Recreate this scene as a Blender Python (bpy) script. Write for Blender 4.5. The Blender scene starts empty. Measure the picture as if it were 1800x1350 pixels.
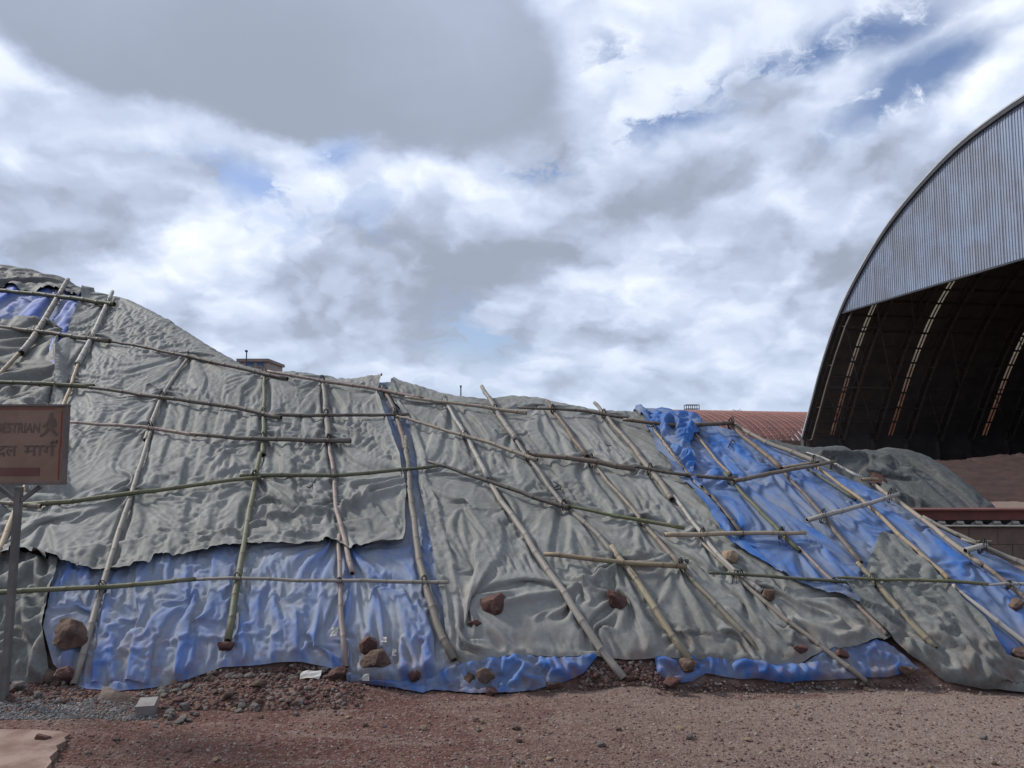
import bpy, math, random
import numpy as np
from mathutils import Vector, Matrix
random.seed(7); RNG = np.random.default_rng(7)
SC = bpy.context.scene
COL = SC.collection
rad = math.radians

# ------------------------------------------------------------------ camera
PITCH = rad(5.0); CAMZ = 1.6; FPX = 1350.0
cd = bpy.data.cameras.new('camera'); cam = bpy.data.objects.new('camera', cd); COL.objects.link(cam)
cd.sensor_width = 36.0; cd.lens = 36.0 * FPX / 1800.0; cd.clip_start = 0.05; cd.clip_end = 3000
cam.location = (0, 0, CAMZ); cam.rotation_euler = (rad(90) + PITCH, 0, 0)
SC.camera = cam

def ray(px, py):
    "survey helper: bearing (x per metre of depth, rise per metre of depth) of a point of the photograph"
    dx = (px - 900.0) / FPX; dz = (675.0 - py) / FPX
    y = math.cos(PITCH) - math.sin(PITCH) * dz
    return dx / y, (math.sin(PITCH) + math.cos(PITCH) * dz) / y
def at(px, py, Y):
    k, e = ray(px, py)
    return Vector((k * Y, Y, CAMZ + e * Y))
def ground_at(px, py, z=0.0):
    k, e = ray(px, py); Y = (z - CAMZ) / e
    return Vector((k * Y, Y, z))
def skydir(px, py):
    k, e = ray(px, py); return Vector((k, 1, e)).normalized()

# ------------------------------------------------------------------ world
SUN_EL, SUN_AZ = rad(40), rad(-66)        # azimuth from +Y towards +X
world = bpy.data.worlds.new('World'); SC.world = world; world.use_nodes = True
def build_world():
    nt = world.node_tree; N = nt.nodes; L = nt.links; N.clear()
    def nd(t, **kw):
        n = N.new(t)
        for k, v in kw.items(): setattr(n, k, v)
        return n
    def M(op, a, b=None, c=None, clamp=False):
        n = nd('ShaderNodeMath', operation=op, use_clamp=clamp)
        for i, v in enumerate((a, b, c)):
            if v is None: continue
            if isinstance(v, (int, float)): n.inputs[i].default_value = v
            else: L.new(v, n.inputs[i])
        return n.outputs[0]
    def V(op, a, b=None, out=0):
        n = nd('ShaderNodeVectorMath', operation=op)
        for i, v in enumerate((a, b)):
            if v is None: continue
            if isinstance(v, (tuple, list, Vector)): n.inputs[i].default_value = tuple(v)
            else: L.new(v, n.inputs[i])
        return n.outputs[out]
    def noise(vec, scale, detail, rough=.55, dist=0.0, out=0):
        n = nd('ShaderNodeTexNoise', noise_dimensions='2D'); n.inputs['Scale'].default_value = scale
        n.inputs['Detail'].default_value = detail; n.inputs['Roughness'].default_value = rough
        n.inputs['Distortion'].default_value = dist; L.new(vec, n.inputs['Vector']); return n.outputs[out]
    def mr(v, a, b, lo=0.0, hi=1.0, smooth=True):
        n = nd('ShaderNodeMapRange', interpolation_type='SMOOTHSTEP' if smooth else 'LINEAR')
        L.new(v, n.inputs[0])
        for i, q in enumerate((a, b, lo, hi)): n.inputs[i + 1].default_value = q
        return n.outputs[0]
    def mix(f, a, b):
        n = nd('ShaderNodeMix', data_type='RGBA')
        if isinstance(f, (int, float)): n.inputs[0].default_value = f
        else: L.new(f, n.inputs[0])
        for i, v in ((6, a), (7, b)):
            if isinstance(v, (tuple, list)): n.inputs[i].default_value = (*v, 1)
            else: L.new(v, n.inputs[i])
        return n.outputs[2]
    d = nd('ShaderNodeTexCoord').outputs['Generated']
    # the clouds lie on a layer overhead: bearing projected onto it, so they shrink towards the horizon
    zz = M('ADD', M('MAXIMUM', V('DOT_PRODUCT', d, (0, 0, 1), 1), 0.0), .46)
    inv = nd('ShaderNodeVectorMath', operation='SCALE'); L.new(d, inv.inputs[0]); L.new(M('DIVIDE', .60, zz), inv.inputs[3]); p = inv.outputs[0]
    wn = V('SUBTRACT', noise(p, 3.0, 6, .6, out=1), (.5, .5, .5))
    wn2 = V('SUBTRACT', noise(p, 7.0, 7, .6, out=1), (.5, .5, .5))
    dw = V('ADD', d, V('ADD', V('MULTIPLY', wn, (.10, .10, .10)), V('MULTIPLY', wn2, (.07, .07, .07))))
    ds = V('ADD', d, V('MULTIPLY', wn, (.07, .07, .07)))
    def blob(px, py, rx, ry, tilt=0.0, soft=.5, src=None):
        c = skydir(px, py); r = Vector((c.y, -c.x, 0)).normalized(); u = r.cross(c).normalized()
        if u.z < 0: u = -u
        ct, st = math.cos(rad(tilt)), math.sin(rad(tilt))
        r2 = r * ct + u * st; u2 = u * ct - r * st
        s = src or dw
        q = V('SUBTRACT', s, c)
        x = V('DOT_PRODUCT', q, r2 * (FPX / rx), 1); y = V('DOT_PRODUCT', q, u2 * (FPX / ry), 1)
        rr = M('SQRT', M('ADD', M('MULTIPLY', x, x), M('MULTIPLY', y, y)))
        front = M('GREATER_THAN', V('DOT_PRODUCT', d, c, 1), 0.2)
        return M('MULTIPLY', mr(rr, 1.0 + soft, max(0.0, 1.0 - soft)), front)
    def addall(ls):
        o = ls[0]
        for q in ls[1:]: o = M('MAXIMUM', o, q)
        return o
    sky = nd('ShaderNodeTexSky', sky_type='NISHITA', sun_disc=False)
    sky.sun_elevation = SUN_EL; sky.sun_rotation = SUN_AZ; sky.air_density = 1.0; sky.dust_density = 1.5; sky.ozone_density = 1.5
    blue = V('MULTIPLY', sky.outputs[0], (.075, .08, .095))
    # cloud brightness: billows lit from above (density compared with density nearer the light)
    def puff(vec, scale):
        n = nd('ShaderNodeTexVoronoi', feature='F1', voronoi_dimensions='2D'); n.inputs['Scale'].default_value = scale; n.inputs['Detail'].default_value = 3.0
        n.inputs['Roughness'].default_value = .55; n.inputs['Lacunarity'].default_value = 2.1;
        L.new(vec, n.inputs['Vector']); return n.outputs[0]
    wn3 = V('SUBTRACT', noise(p, 12.0, 6, .6, out=1), (.5, .5, .5))
    pq = V('ADD', p, V('ADD', V('MULTIPLY', wn, (.10, .10, .10)), V('MULTIPLY', wn3, (.045, .045, .045))))
    pu1 = puff(pq, 4.2); pu2 = puff(V('ADD', pq, (-.02, -.05, .0)), 4.2)
    emb = M('MULTIPLY', M('SUBTRACT', pu2, pu1), 1.0)
    big = noise(pq, 2.6, 3, .5)
    lum = M('ADD', mr(big, .30, .70, .55, .40), M('MULTIPLY', emb, .48))
    det = noise(pq, 15, 8, .62)
    lum = M('ADD', lum, M('MULTIPLY', M('SUBTRACT', det, .5), .12))
    # clouds with a place of their own
    dark = blob(490, 30, 450, 180, -3, .11, V('ADD', ds, V('MULTIPLY', wn2, (.075, .075, .075))))
    dark2 = blob(790, 150, 190, 66, -10, .25, ds)
    greys = addall([blob(1220, 350, 430, 95, 12, .7), blob(930, 470, 380, 55, -3, .8), blob(1480, 330, 260, 130, 25, .8), blob(700, 520, 300, 60, 0, .9)])
    whites = addall([blob(1000, 130, 330, 110, -20, .9), blob(1390, 210, 160, 50, 10, .9), blob(1180, 440, 150, 45, 0, .9), blob(700, 585, 110, 60, 0, .7),
                     blob(420, 395, 130, 50, -20, .9), blob(1570, 150, 130, 60, 0, .8), blob(600, 290, 420, 55, 0, .9), blob(400, 565, 70, 40, 0, .9), blob(1010, 640, 80, 50, 0, .9), blob(1750, 120, 120, 120, 0, .8), blob(130, 330, 260, 75, -8, .9), blob(0, 100, 60, 150, 0, .9)])
    lum = M('ADD', lum, M('MULTIPLY', whites, .10))
    lum = M('SUBTRACT', lum, M('MULTIPLY', greys, .14))
    dk = M('MAXIMUM', dark, M('MULTIPLY', dark2, .9))
    dl = M('ADD', M('ADD', .215, M('MULTIPLY', M('SUBTRACT', noise(pq, 4, 6, .5), .5), .24)), M('MULTIPLY', V('DOT_PRODUCT', V('SUBTRACT', d, tuple(skydir(440, 190))), (.0, -.1, .75), 1), 1.0))
    n = nd('ShaderNodeMix', data_type='FLOAT'); L.new(M('MULTIPLY', dk, .97), n.inputs[0]); L.new(lum, n.inputs[2]); L.new(dl, n.inputs[3]); lum = n.outputs[0]
    lum = M('SMOOTH_MAX', lum, .26, .10)
    ramp = nd('ShaderNodeValToRGB'); cr = ramp.color_ramp
    cr.elements[0].position = .2; cr.elements[0].color = (.215, .245, .31, 1)
    cr.elements[1].position = .95; cr.elements[1].color = (.86, .90, .98, 1)
    e = cr.elements.new(.5); e.color = (.42, .485, .62, 1)
    L.new(lum, ramp.inputs[0])
    # gaps
    gap = mr(noise(pq, 4.6, 9, .6), .60, .68)
    gb = addall([blob(1430, 70, 230, 26, 10, .9), blob(1640, 105, 90, 36, 10, .7), blob(1150, 215, 90, 26, 15, .9), blob(450, 345, 110, 26, -12, .9),
                 blob(945, 295, 36, 18, 0, .9), blob(850, 600, 90, 45, -20, .9), blob(590, 265, 50, 26, 20, .9), blob(1110, 110, 90, 30, -30, .9), blob(1560, 130, 110, 30, 25, .8)])
    gapn = mr(noise(pq, 8, 9, .62), .44, .55)
    gap = M('MAXIMUM', M('MULTIPLY', gap, .35), M('MULTIPLY', gb, gapn))
    gap = M('MULTIPLY', gap, M('SUBTRACT', 1.0, dk), clamp=True)
    col = mix(M('MULTIPLY', gap, .92), ramp.outputs[0], blue)
    # thin haze of the air towards the horizon
    hz = mr(V('DOT_PRODUCT', d, (0, 0, 1), 1), .0, .22, .55, 0.0)
    col = mix(hz, col, (.42, .50, .63))
    bg = nd('ShaderNodeBackground'); L.new(col, bg.inputs[0]); bg.inputs[1].default_value = 1.0
    L.new(bg.outputs[0], nd('ShaderNodeOutputWorld').inputs[0])
build_world()
world.cycles.sampling_method = 'MANUAL'; world.cycles.sample_map_resolution = 256

sl = bpy.data.lights.new('sun', 'SUN'); so = bpy.data.objects.new('sun', sl); COL.objects.link(so)
sl.energy = 2.7; sl.angle = rad(10); sl.color = (1.0, .96, .90)
sdir = Vector((math.sin(SUN_AZ) * math.cos(SUN_EL), math.cos(SUN_AZ) * math.cos(SUN_EL), math.sin(SUN_EL)))
so.rotation_euler = sdir.to_track_quat('Z', 'Y').to_euler(); so.location = sdir * 50
vs = SC.view_settings; vs.view_transform = 'Standard'; vs.look = 'None'; vs.exposure = 0.48; vs.gamma = 1.0; vs.use_curve_mapping = False
SC.cycles.use_denoising = True; SC.cycles.max_bounces = 6; SC.cycles.transparent_max_bounces = 8

# ------------------------------------------------------------------ materials
class MB:
    def __init__(s, name):
        s.m = bpy.data.materials.new(name); s.m.use_nodes = True
        s.nt = s.m.node_tree; s.N = s.nt.nodes; s.L = s.nt.links; s.N.clear()
        s.out = s.N.new('ShaderNodeOutputMaterial'); s.bs = s.N.new('ShaderNodeBsdfPrincipled')
        s.L.new(s.bs.outputs[0], s.out.inputs[0])
    def nd(s, t, **kw):
        n = s.N.new(t)
        for k, v in kw.items(): setattr(n, k, v)
        return n
    def put(s, sock, v):
        if isinstance(v, (int, float)): sock.default_value = v
        elif isinstance(v, (tuple, list)): sock.default_value = (*v, 1) if len(sock.default_value) == 4 and len(v) == 3 else v
        else: s.L.new(v, sock)
    def co(s, kind='Object', scale=(1, 1, 1), rot=(0, 0, 0)):
        t = s.nd('ShaderNodeTexCoord'); m = s.nd('ShaderNodeMapping'); m.inputs['Scale'].default_value = scale; m.inputs['Rotation'].default_value = rot
        s.L.new(t.outputs[kind], m.inputs[0]); return m.outputs[0]
    def noise(s, vec, scale, detail=5, rough=.55, dist=0., out=0, typ=None):
        n = s.nd('ShaderNodeTexNoise')
        if typ: n.noise_type = typ
        n.inputs['Scale'].default_value = scale; n.inputs['Detail'].default_value = detail
        n.inputs['Roughness'].default_value = rough; n.inputs['Distortion'].default_value = dist
        s.L.new(vec, n.inputs['Vector']); return n.outputs[out]
    def voro(s, vec, scale, feature='F1', out=0):
        n = s.nd('ShaderNodeTexVoronoi', feature=feature); n.inputs['Scale'].default_value = scale; s.L.new(vec, n.inputs['Vector']); return n.outputs[out]
    def mr(s, v, a, b, lo=0., hi=1., smooth=True):
        n = s.nd('ShaderNodeMapRange', interpolation_type='SMOOTHSTEP' if smooth else 'LINEAR'); s.L.new(v, n.inputs[0])
        for i, q in enumerate((a, b, lo, hi)): n.inputs[i + 1].default_value = q
        return n.outputs[0]
    def math(s, op, a, b=0., clamp=False):
        n = s.nd('ShaderNodeMath', operation=op, use_clamp=clamp); s.put(n.inputs[0], a); s.put(n.inputs[1], b); return n.outputs[0]
    def mix(s, f, a, b, blend='MIX'):
        n = s.nd('ShaderNodeMix', data_type='RGBA', blend_type=blend); s.put(n.inputs[0], f); s.put(n.inputs[6], a); s.put(n.inputs[7], b); return n.outputs[2]
    def attr(s, name, out='Fac'):
        n = s.nd('ShaderNodeAttribute'); n.attribute_name = name; return n.outputs[out]
    def info(s, out='Random'): return s.nd('ShaderNodeObjectInfo').outputs[out]
    def bump(s, h, strength=.5, dist=.01, prev=None):
        n = s.nd('ShaderNodeBump'); n.inputs['Strength'].default_value = strength; n.inputs['Distance'].default_value = dist
        s.L.new(h, n.inputs['Height'])
        if prev is not None: s.L.new(prev, n.inputs['Normal'])
        s.L.new(n.outputs[0], s.bs.inputs['Normal']); return n.outputs[0]
    def fin(s, col, rough=.8, spec=.3, metal=0.):
        s.put(s.bs.inputs['Base Color'], col); s.put(s.bs.inputs['Roughness'], rough)
        s.bs.inputs['Specular IOR Level'].default_value = spec; s.bs.inputs['Metallic'].default_value = metal
        return s.m

def mat_grey_tarp(name, a, b, dust, spec=.25):
    m = MB(name); c = m.co()
    f1 = m.noise(c, 1.1, 6, .6); f2 = m.noise(c, 5.0, 7, .65, .6); f3 = m.noise(c, 38, 4, .6)
    col = m.mix(m.mr(f1, .35, .65), a, b)
    col = m.mix(m.math('MULTIPLY', m.mr(f2, .48, .72), .55), col, dust)
    st = m.noise(m.co(scale=(1.6, .5, .5)), 4.0, 6, .7, .8)
    col = m.mix(m.math('MULTIPLY', m.mr(st, .60, .72), .35), col, (a[0]*.55, a[1]*.55, a[2]*.55))
    red = m.noise(c, 1.7, 6, .65, .5)
    col = m.mix(m.math('MULTIPLY', m.mr(red, .62, .75), .30), col, (.24, .15, .11))
    col = m.mix(m.math('MULTIPLY', m.mr(f3, .4, .7), .16), col, (.34, .335, .32))
    zz_ = m.nd('ShaderNodeSeparateXYZ'); m.L.new(c, zz_.inputs[0])      # mud splashed up from the ground
    mf = m.math('MULTIPLY', m.mr(zz_.outputs[2], .55, .05), m.mr(m.noise(c, 7, 6, .65, .6), .42, .66))
    col = m.mix(m.math('MULTIPLY', mf, .6), col, (.17, .105, .08))
    r1 = m.noise(m.co(scale=(1.7, .8, .8), rot=(0, 0, -.25)), 8, 1.5, .5, .8, typ='RIDGED_MULTIFRACTAL'); r2 = m.noise(m.co(scale=(1, 1.6, 1.6), rot=(0, 0, .6)), 24, 3, .5, 1.0, typ='RIDGED_MULTIFRACTAL')
    b1 = m.bump(r1, .16, .012); b2 = m.bump(r2, .16, .004, b1); m.bump(m.noise(c, 320, 2, .5), .10, .0015, b2)
    return m.fin(col, .72, spec)
def mat_blue_tarp(name, blue=(.016, .082, .265), amt=.30, dust=(.205, .215, .22)):
    m = MB(name); c = m.co()
    f1 = m.noise(c, .9, 5, .55, .3); f2 = m.noise(m.co(scale=(2.4, .5, .5)), 2.2, 5, .55, .5); f3 = m.noise(c, 30, 5, .6)
    base = m.mix(m.noise(c, 2.2, 3), blue, tuple(q * 1.5 for q in blue))
    d = m.math('ADD', m.math('MULTIPLY', m.mr(f1, .25, .70), .60), m.math('MULTIPLY', m.mr(f2, .30, .70), .60))
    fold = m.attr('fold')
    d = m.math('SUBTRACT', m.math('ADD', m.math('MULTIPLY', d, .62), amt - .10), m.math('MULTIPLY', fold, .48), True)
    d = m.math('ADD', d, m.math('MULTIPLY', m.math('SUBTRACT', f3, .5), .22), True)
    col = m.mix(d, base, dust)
    tan = m.noise(c, 2.1, 6, .6, .5)
    col = m.mix(m.math('MULTIPLY', m.mr(tan, .58, .74), .30), col, (.32, .29, .25))
    red = m.noise(c, 3.1, 6, .6, .5)
    col = m.mix(m.math('MULTIPLY', m.mr(red, .67, .76), .35), col, (.28, .15, .12))
    zz_ = m.nd('ShaderNodeSeparateXYZ'); m.L.new(c, zz_.inputs[0])      # mud splashed up from the ground
    mf = m.math('MULTIPLY', m.mr(zz_.outputs[2], .55, .05), m.mr(m.noise(c, 7, 6, .65, .6), .42, .66))
    col = m.mix(m.math('MULTIPLY', mf, .6), col, (.17, .105, .08))
    r1 = m.noise(c, 11, 3, .5, .9, typ='RIDGED_MULTIFRACTAL'); r2 = m.noise(m.co(scale=(1.8, 1, 1)), 30, 3, .5, 1.0, typ='RIDGED_MULTIFRACTAL')
    b1 = m.bump(r1, .085, .012); m.bump(r2, .08, .004, b1)
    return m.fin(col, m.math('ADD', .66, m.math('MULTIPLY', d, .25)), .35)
def mat_bamboo(name, a, b, dark, green=None, blotch=.3):
    m = MB(name); t = m.nd('ShaderNodeUVMap'); mp = m.nd('ShaderNodeMapping'); m.L.new(t.outputs[0], mp.inputs[0])
    rn = m.info(); cb = m.nd('ShaderNodeCombineXYZ'); m.put(cb.inputs[0], m.math('MULTIPLY', rn, 37.)); m.L.new(cb.outputs[0], mp.inputs['Location'])
    mp.inputs['Scale'].default_value = (1, 1, 1); c = mp.outputs[0]
    mp2 = m.nd('ShaderNodeMapping'); m.L.new(c, mp2.inputs[0]); mp2.inputs['Scale'].default_value = (3., 60., 1.)
    mp3 = m.nd('ShaderNodeMapping'); m.L.new(c, mp3.inputs[0]); mp3.inputs['Scale'].default_value = (9., 5., 1.)
    n1 = m.noise(mp2.outputs[0], 1.0, 5, .6); n2 = m.noise(mp3.outputs[0], 1.0, 6, .65, .5); n3 = m.noise(c, 2.2, 3)
    col = m.mix(m.mr(n1, .3, .7), a, b)
    if green: col = m.mix(m.mr(n3, .42, .6), col, green)
    col = m.mix(m.math('MULTIPLY', m.mr(n2, .52, .68), blotch * 1.6, True), col, dark)
    col = m.mix(m.math('MULTIPLY', m.attr('node'), .55), col, dark)
    col = m.mix(m.math('MULTIPLY', m.mr(m.noise(mp3.outputs[0], 3.1, 4, .6), .6, .7), .35), col, (.45, .43, .39))
    hs = m.nd('ShaderNodeHueSaturation'); m.put(hs.inputs['Value'], m.mr(rn, 0., 1., .72, 1.2, False)); m.put(hs.inputs['Saturation'], m.mr(m.math('FRACT', m.math('MULTIPLY', rn, 7.3)), 0., 1., .7, 1.1, False)); m.L.new(col, hs.inputs['Color']); col = hs.outputs[0]
    m.bump(n1, .5, .002)
    return m.fin(col, .62, .35)
def mat_plain(name, a, b, scale=6., rough=.7, metal=0., bump=.2, spec=.3, bs=40.):
    m = MB(name); c = m.co(); col = m.mix(m.mr(m.noise(c, scale, 6, .6, .3), .35, .65), a, b)
    if bump: m.bump(m.noise(c, bs, 5, .6), bump, .006)
    return m.fin(col, rough, spec, metal)

MT = {}
MT['grey'] = mat_grey_tarp('grey_tarpaulin', (.140, .142, .129), (.200, .200, .185), (.285, .282, .264))
MT['grey_warm'] = mat_grey_tarp('olive_grey_tarpaulin', (.105, .104, .092), (.150, .148, .132), (.20, .197, .18))
MT['crest'] = mat_grey_tarp('dark_crest_tarpaulin', (.085, .085, .080), (.125, .124, .116), (.16, .158, .148))
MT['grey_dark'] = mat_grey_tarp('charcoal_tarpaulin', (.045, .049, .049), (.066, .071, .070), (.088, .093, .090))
MT['grey_crumple'] = mat_grey_tarp('crumpled_tarpaulin', (.105, .109, .100), (.150, .154, .142), (.225, .227, .212))
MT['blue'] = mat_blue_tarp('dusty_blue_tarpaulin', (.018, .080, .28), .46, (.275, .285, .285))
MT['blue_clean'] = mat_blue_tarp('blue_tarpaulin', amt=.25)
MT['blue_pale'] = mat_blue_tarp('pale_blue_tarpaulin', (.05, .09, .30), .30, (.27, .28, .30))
MT['b_grey'] = mat_bamboo('weathered_bamboo', (.245, .215, .18), (.17, .148, .122), (.10, .08, .065))
MT['b_tan'] = mat_bamboo('tan_bamboo', (.30, .235, .155), (.215, .16, .105), (.12, .085, .055))
MT['b_brown'] = mat_bamboo('brown_bamboo', (.175, .132, .10), (.115, .086, .066), (.06, .045, .035))
MT['b_dark'] = mat_bamboo('dark_bamboo', (.13, .10, .075), (.085, .068, .055), (.03, .026, .022), blotch=.5)
MT['b_green'] = mat_bamboo('green_bamboo', (.15, .145, .075), (.115, .105, .058), (.08, .062, .042), (.092, .105, .048))
MT['b_pale'] = mat_bamboo('pale_bamboo', (.36, .335, .295), (.27, .245, .215), (.12, .10, .085))
MT['b_pink'] = mat_bamboo('pinkish_bamboo', (.29, .225, .195), (.21, .16, .138), (.13, .09, .08))
MT['b_mold'] = mat_bamboo('blotched_bamboo', (.24, .20, .13), (.16, .13, .085), (.045, .038, .03), blotch=.6)
MT['b_hollow'] = mat_plain('bamboo_hollow', (.05, .035, .025), (.08, .055, .04), bump=0)
MT['wire'] = mat_plain('black_tie', (.012, .012, .012), (.03, .028, .026), rough=.6, bump=0)
MT['rock_red'] = mat_plain('red_rock', (.105, .048, .038), (.055, .028, .024), 9., .85, bump=.9, bs=26)
MT['rock_brown'] = mat_plain('brown_rock', (.135, .085, .062), (.06, .038, .03), 8., .85, bump=.9, bs=26)
MT['rock_grey'] = mat_plain('grey_rock', (.17, .145, .13), (.085, .072, .066), 8., .85, bump=.8, bs=30)
MT['rock_tan'] = mat_plain('tan_rock', (.30, .22, .145), (.19, .13, .085), 8., .85, bump=.8, bs=30)

# ------------------------------------------------------------------ object helpers
def mesh_obj(name, verts, faces, mat, parent=None, smooth=False, label=None, cat=None, group=None, kind=None, attrs=None, uv=None):
    me = bpy.data.meshes.new(name)
    if isinstance(verts, np.ndarray) and isinstance(faces, np.ndarray):
        nf, k = faces.shape
        me.vertices.add(len(verts)); me.vertices.foreach_set('co', verts.astype(np.float32).ravel())
        me.loops.add(nf * k); me.loops.foreach_set('vertex_index', faces.astype(np.int32).ravel())
        me.polygons.add(nf); me.polygons.foreach_set('loop_start', np.arange(0, nf * k, k, dtype=np.int32))
        me.update(calc_edges=True)
    else:
        me.from_pydata([tuple(v) for v in verts], [], [tuple(f) for f in faces]); me.update()
    if smooth: me.polygons.foreach_set('use_smooth', np.ones(len(me.polygons), dtype=bool))
    if attrs:
        for k, v in attrs.items():
            at_ = me.attributes.new(k, 'FLOAT', 'POINT'); at_.data.foreach_set('value', np.asarray(v, dtype=np.float32))
    if uv is not None:
        ul = me.uv_layers.new(name='UVMap'); li = np.empty(len(me.loops), dtype=np.int32); me.loops.foreach_get('vertex_index', li)
        ul.data.foreach_set('uv', np.asarray(uv, dtype=np.float32)[li].ravel())
    if mat is not None: me.materials.append(mat)
    return link(bpy.data.objects.new(name, me), parent, label, cat, group, kind)
def link(o, parent=None, label=None, cat=None, group=None, kind=None):
    COL.objects.link(o)
    if parent is not None: o.parent = parent
    if label: o['label'] = label
    if cat: o['category'] = cat
    if group: o['group'] = group
    if kind: o['kind'] = kind
    return o
def empty(name, loc, label, cat, group=None, rz=0.):
    o = bpy.data.objects.new(name, None); o.location = loc; o.rotation_euler = (0, 0, rz); o.empty_display_size = .1
    return link(o, None, label, cat, group)
class Geo:
    "collects boxes and bars into one mesh"
    def __init__(s): s.v = []; s.f = []
    def box(s, c, size, M3=None):
        c = Vector(c); i = len(s.v); h = [q / 2 for q in size]
        for dx in (-1, 1):
            for dy in (-1, 1):
                for dz in (-1, 1):
                    q = Vector((dx * h[0], dy * h[1], dz * h[2]))
                    s.v.append(c + (M3 @ q if M3 is not None else q))
        for f in ((0, 1, 3, 2), (4, 6, 7, 5), (0, 4, 5, 1), (2, 3, 7, 6), (0, 2, 6, 4), (1, 5, 7, 3)): s.f.append(tuple(i + k for k in f))
        return s
    def bar(s, a, b, w, h=None, up=(0, 0, 1)):
        a, b = Vector(a), Vector(b); h = h or w; d = b - a
        x = d.normalized(); u = Vector(up)
        if abs(x.dot(u)) > .98: u = Vector((1, 0, 0))
        y = u.cross(x).normalized(); z = x.cross(y)
        return s.box((a + b) / 2, (d.length, w, h), Matrix((x, y, z)).transposed())
    def tube(s, pts, r, n=6, closed=False):
        pts = [Vector(p) for p in pts]; i0 = len(s.v); m = len(pts)
        prev = None
        for k, p in enumerate(pts):
            a = pts[k - 1] if (k > 0 or closed) else p; b = pts[(k + 1) % m] if (k < m - 1 or closed) else p
            x = (b - a).normalized()
            u = prev if prev is not None else (Vector((0, 0, 1)) if abs(x.z) < .9 else Vector((1, 0, 0)))
            y = (u - x * u.dot(x)).normalized(); z = x.cross(y); prev = y
            rr = r[k] if isinstance(r, (list, tuple)) else r
            for j in range(n):
                t = 2 * math.pi * j / n; s.v.append(p + (y * math.cos(t) + z * math.sin(t)) * rr)
        for k in range(m if closed else m - 1):
            for j in range(n):
                a = i0 + k * n + j; b = i0 + k * n + (j + 1) % n; k2 = (k + 1) % m
                s.f.append((a, b, i0 + k2 * n + (j + 1) % n, i0 + k2 * n + j))
        if not closed:
            s.f.append(tuple(i0 + j for j in range(n))[::-1]); s.f.append(tuple(i0 + (m - 1) * n + j for j in range(n)))
        return s
    def build(s, name, mat, parent=None, smooth=False, **kw):
        o = parent
        v = s.v
        if parent is not None:
            inv = Matrix.LocRotScale(parent.location, parent.rotation_euler, parent.scale).inverted() if parent.type == 'EMPTY' and parent.parent is None else None
            if inv is not None: v = [inv @ q for q in v]
            elif parent.parent is not None:
                pp = parent.parent; inv = Matrix.LocRotScale(pp.location, pp.rotation_euler, pp.scale).inverted(); v = [inv @ q for q in v]
        return mesh_obj(name, v, s.f, mat, parent, smooth, **kw)

# ------------------------------------------------------------------ noise
def _hash(ix, iy, seed):
    h = (ix.astype(np.int64) * 374761393 + iy.astype(np.int64) * 668265263 + seed * 974634577) & 0xFFFFFFFF
    h = ((h ^ (h >> 13)) * 1274126177) & 0xFFFFFFFF
    return ((h ^ (h >> 16)) & 0xFFFF).astype(np.float32) / 65535.0
def perlin(x, y, seed=0):
    x = np.asarray(x, np.float32); y = np.asarray(y, np.float32)
    ix = np.floor(x); iy = np.floor(y); fx = x - ix; fy = y - iy
    u = fx * fx * fx * (fx * (fx * 6 - 15) + 10); v = fy * fy * fy * (fy * (fy * 6 - 15) + 10)
    def g(ox, oy):
        t = _hash(ix + ox, iy + oy, seed) * (2 * np.pi)
        return np.cos(t) * (fx - ox) + np.sin(t) * (fy - oy)
    a, b, c, d = g(0, 0), g(1, 0), g(0, 1), g(1, 1)
    return ((a + (b - a) * u) * (1 - v) + (c + (d - c) * u) * v) * 1.5
def fbm(x, y, o=4, seed=0, gain=.5):
    r = 0; a = 1.; t = 0
    for i in range(o): r = r + a * perlin(x * 2 ** i, y * 2 ** i, seed + i * 17); t += a; a *= gain
    return r / t
def ridged(x, y, o=2, seed=0, gain=.5, sharp=1.6):
    r = 0; a = 1.; t = 0
    for i in range(o):
        q = np.clip(1 - np.abs(perlin(x * 2 ** i, y * 2 ** i, seed + i * 31)) * 1.5, 0, 1) ** sharp
        r = r + a * q; t += a; a *= gain
    return r / t
def sstep(a, b, x):
    t = np.clip((x - a) / (b - a), 0, 1); return t * t * (3 - 2 * t)

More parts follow.
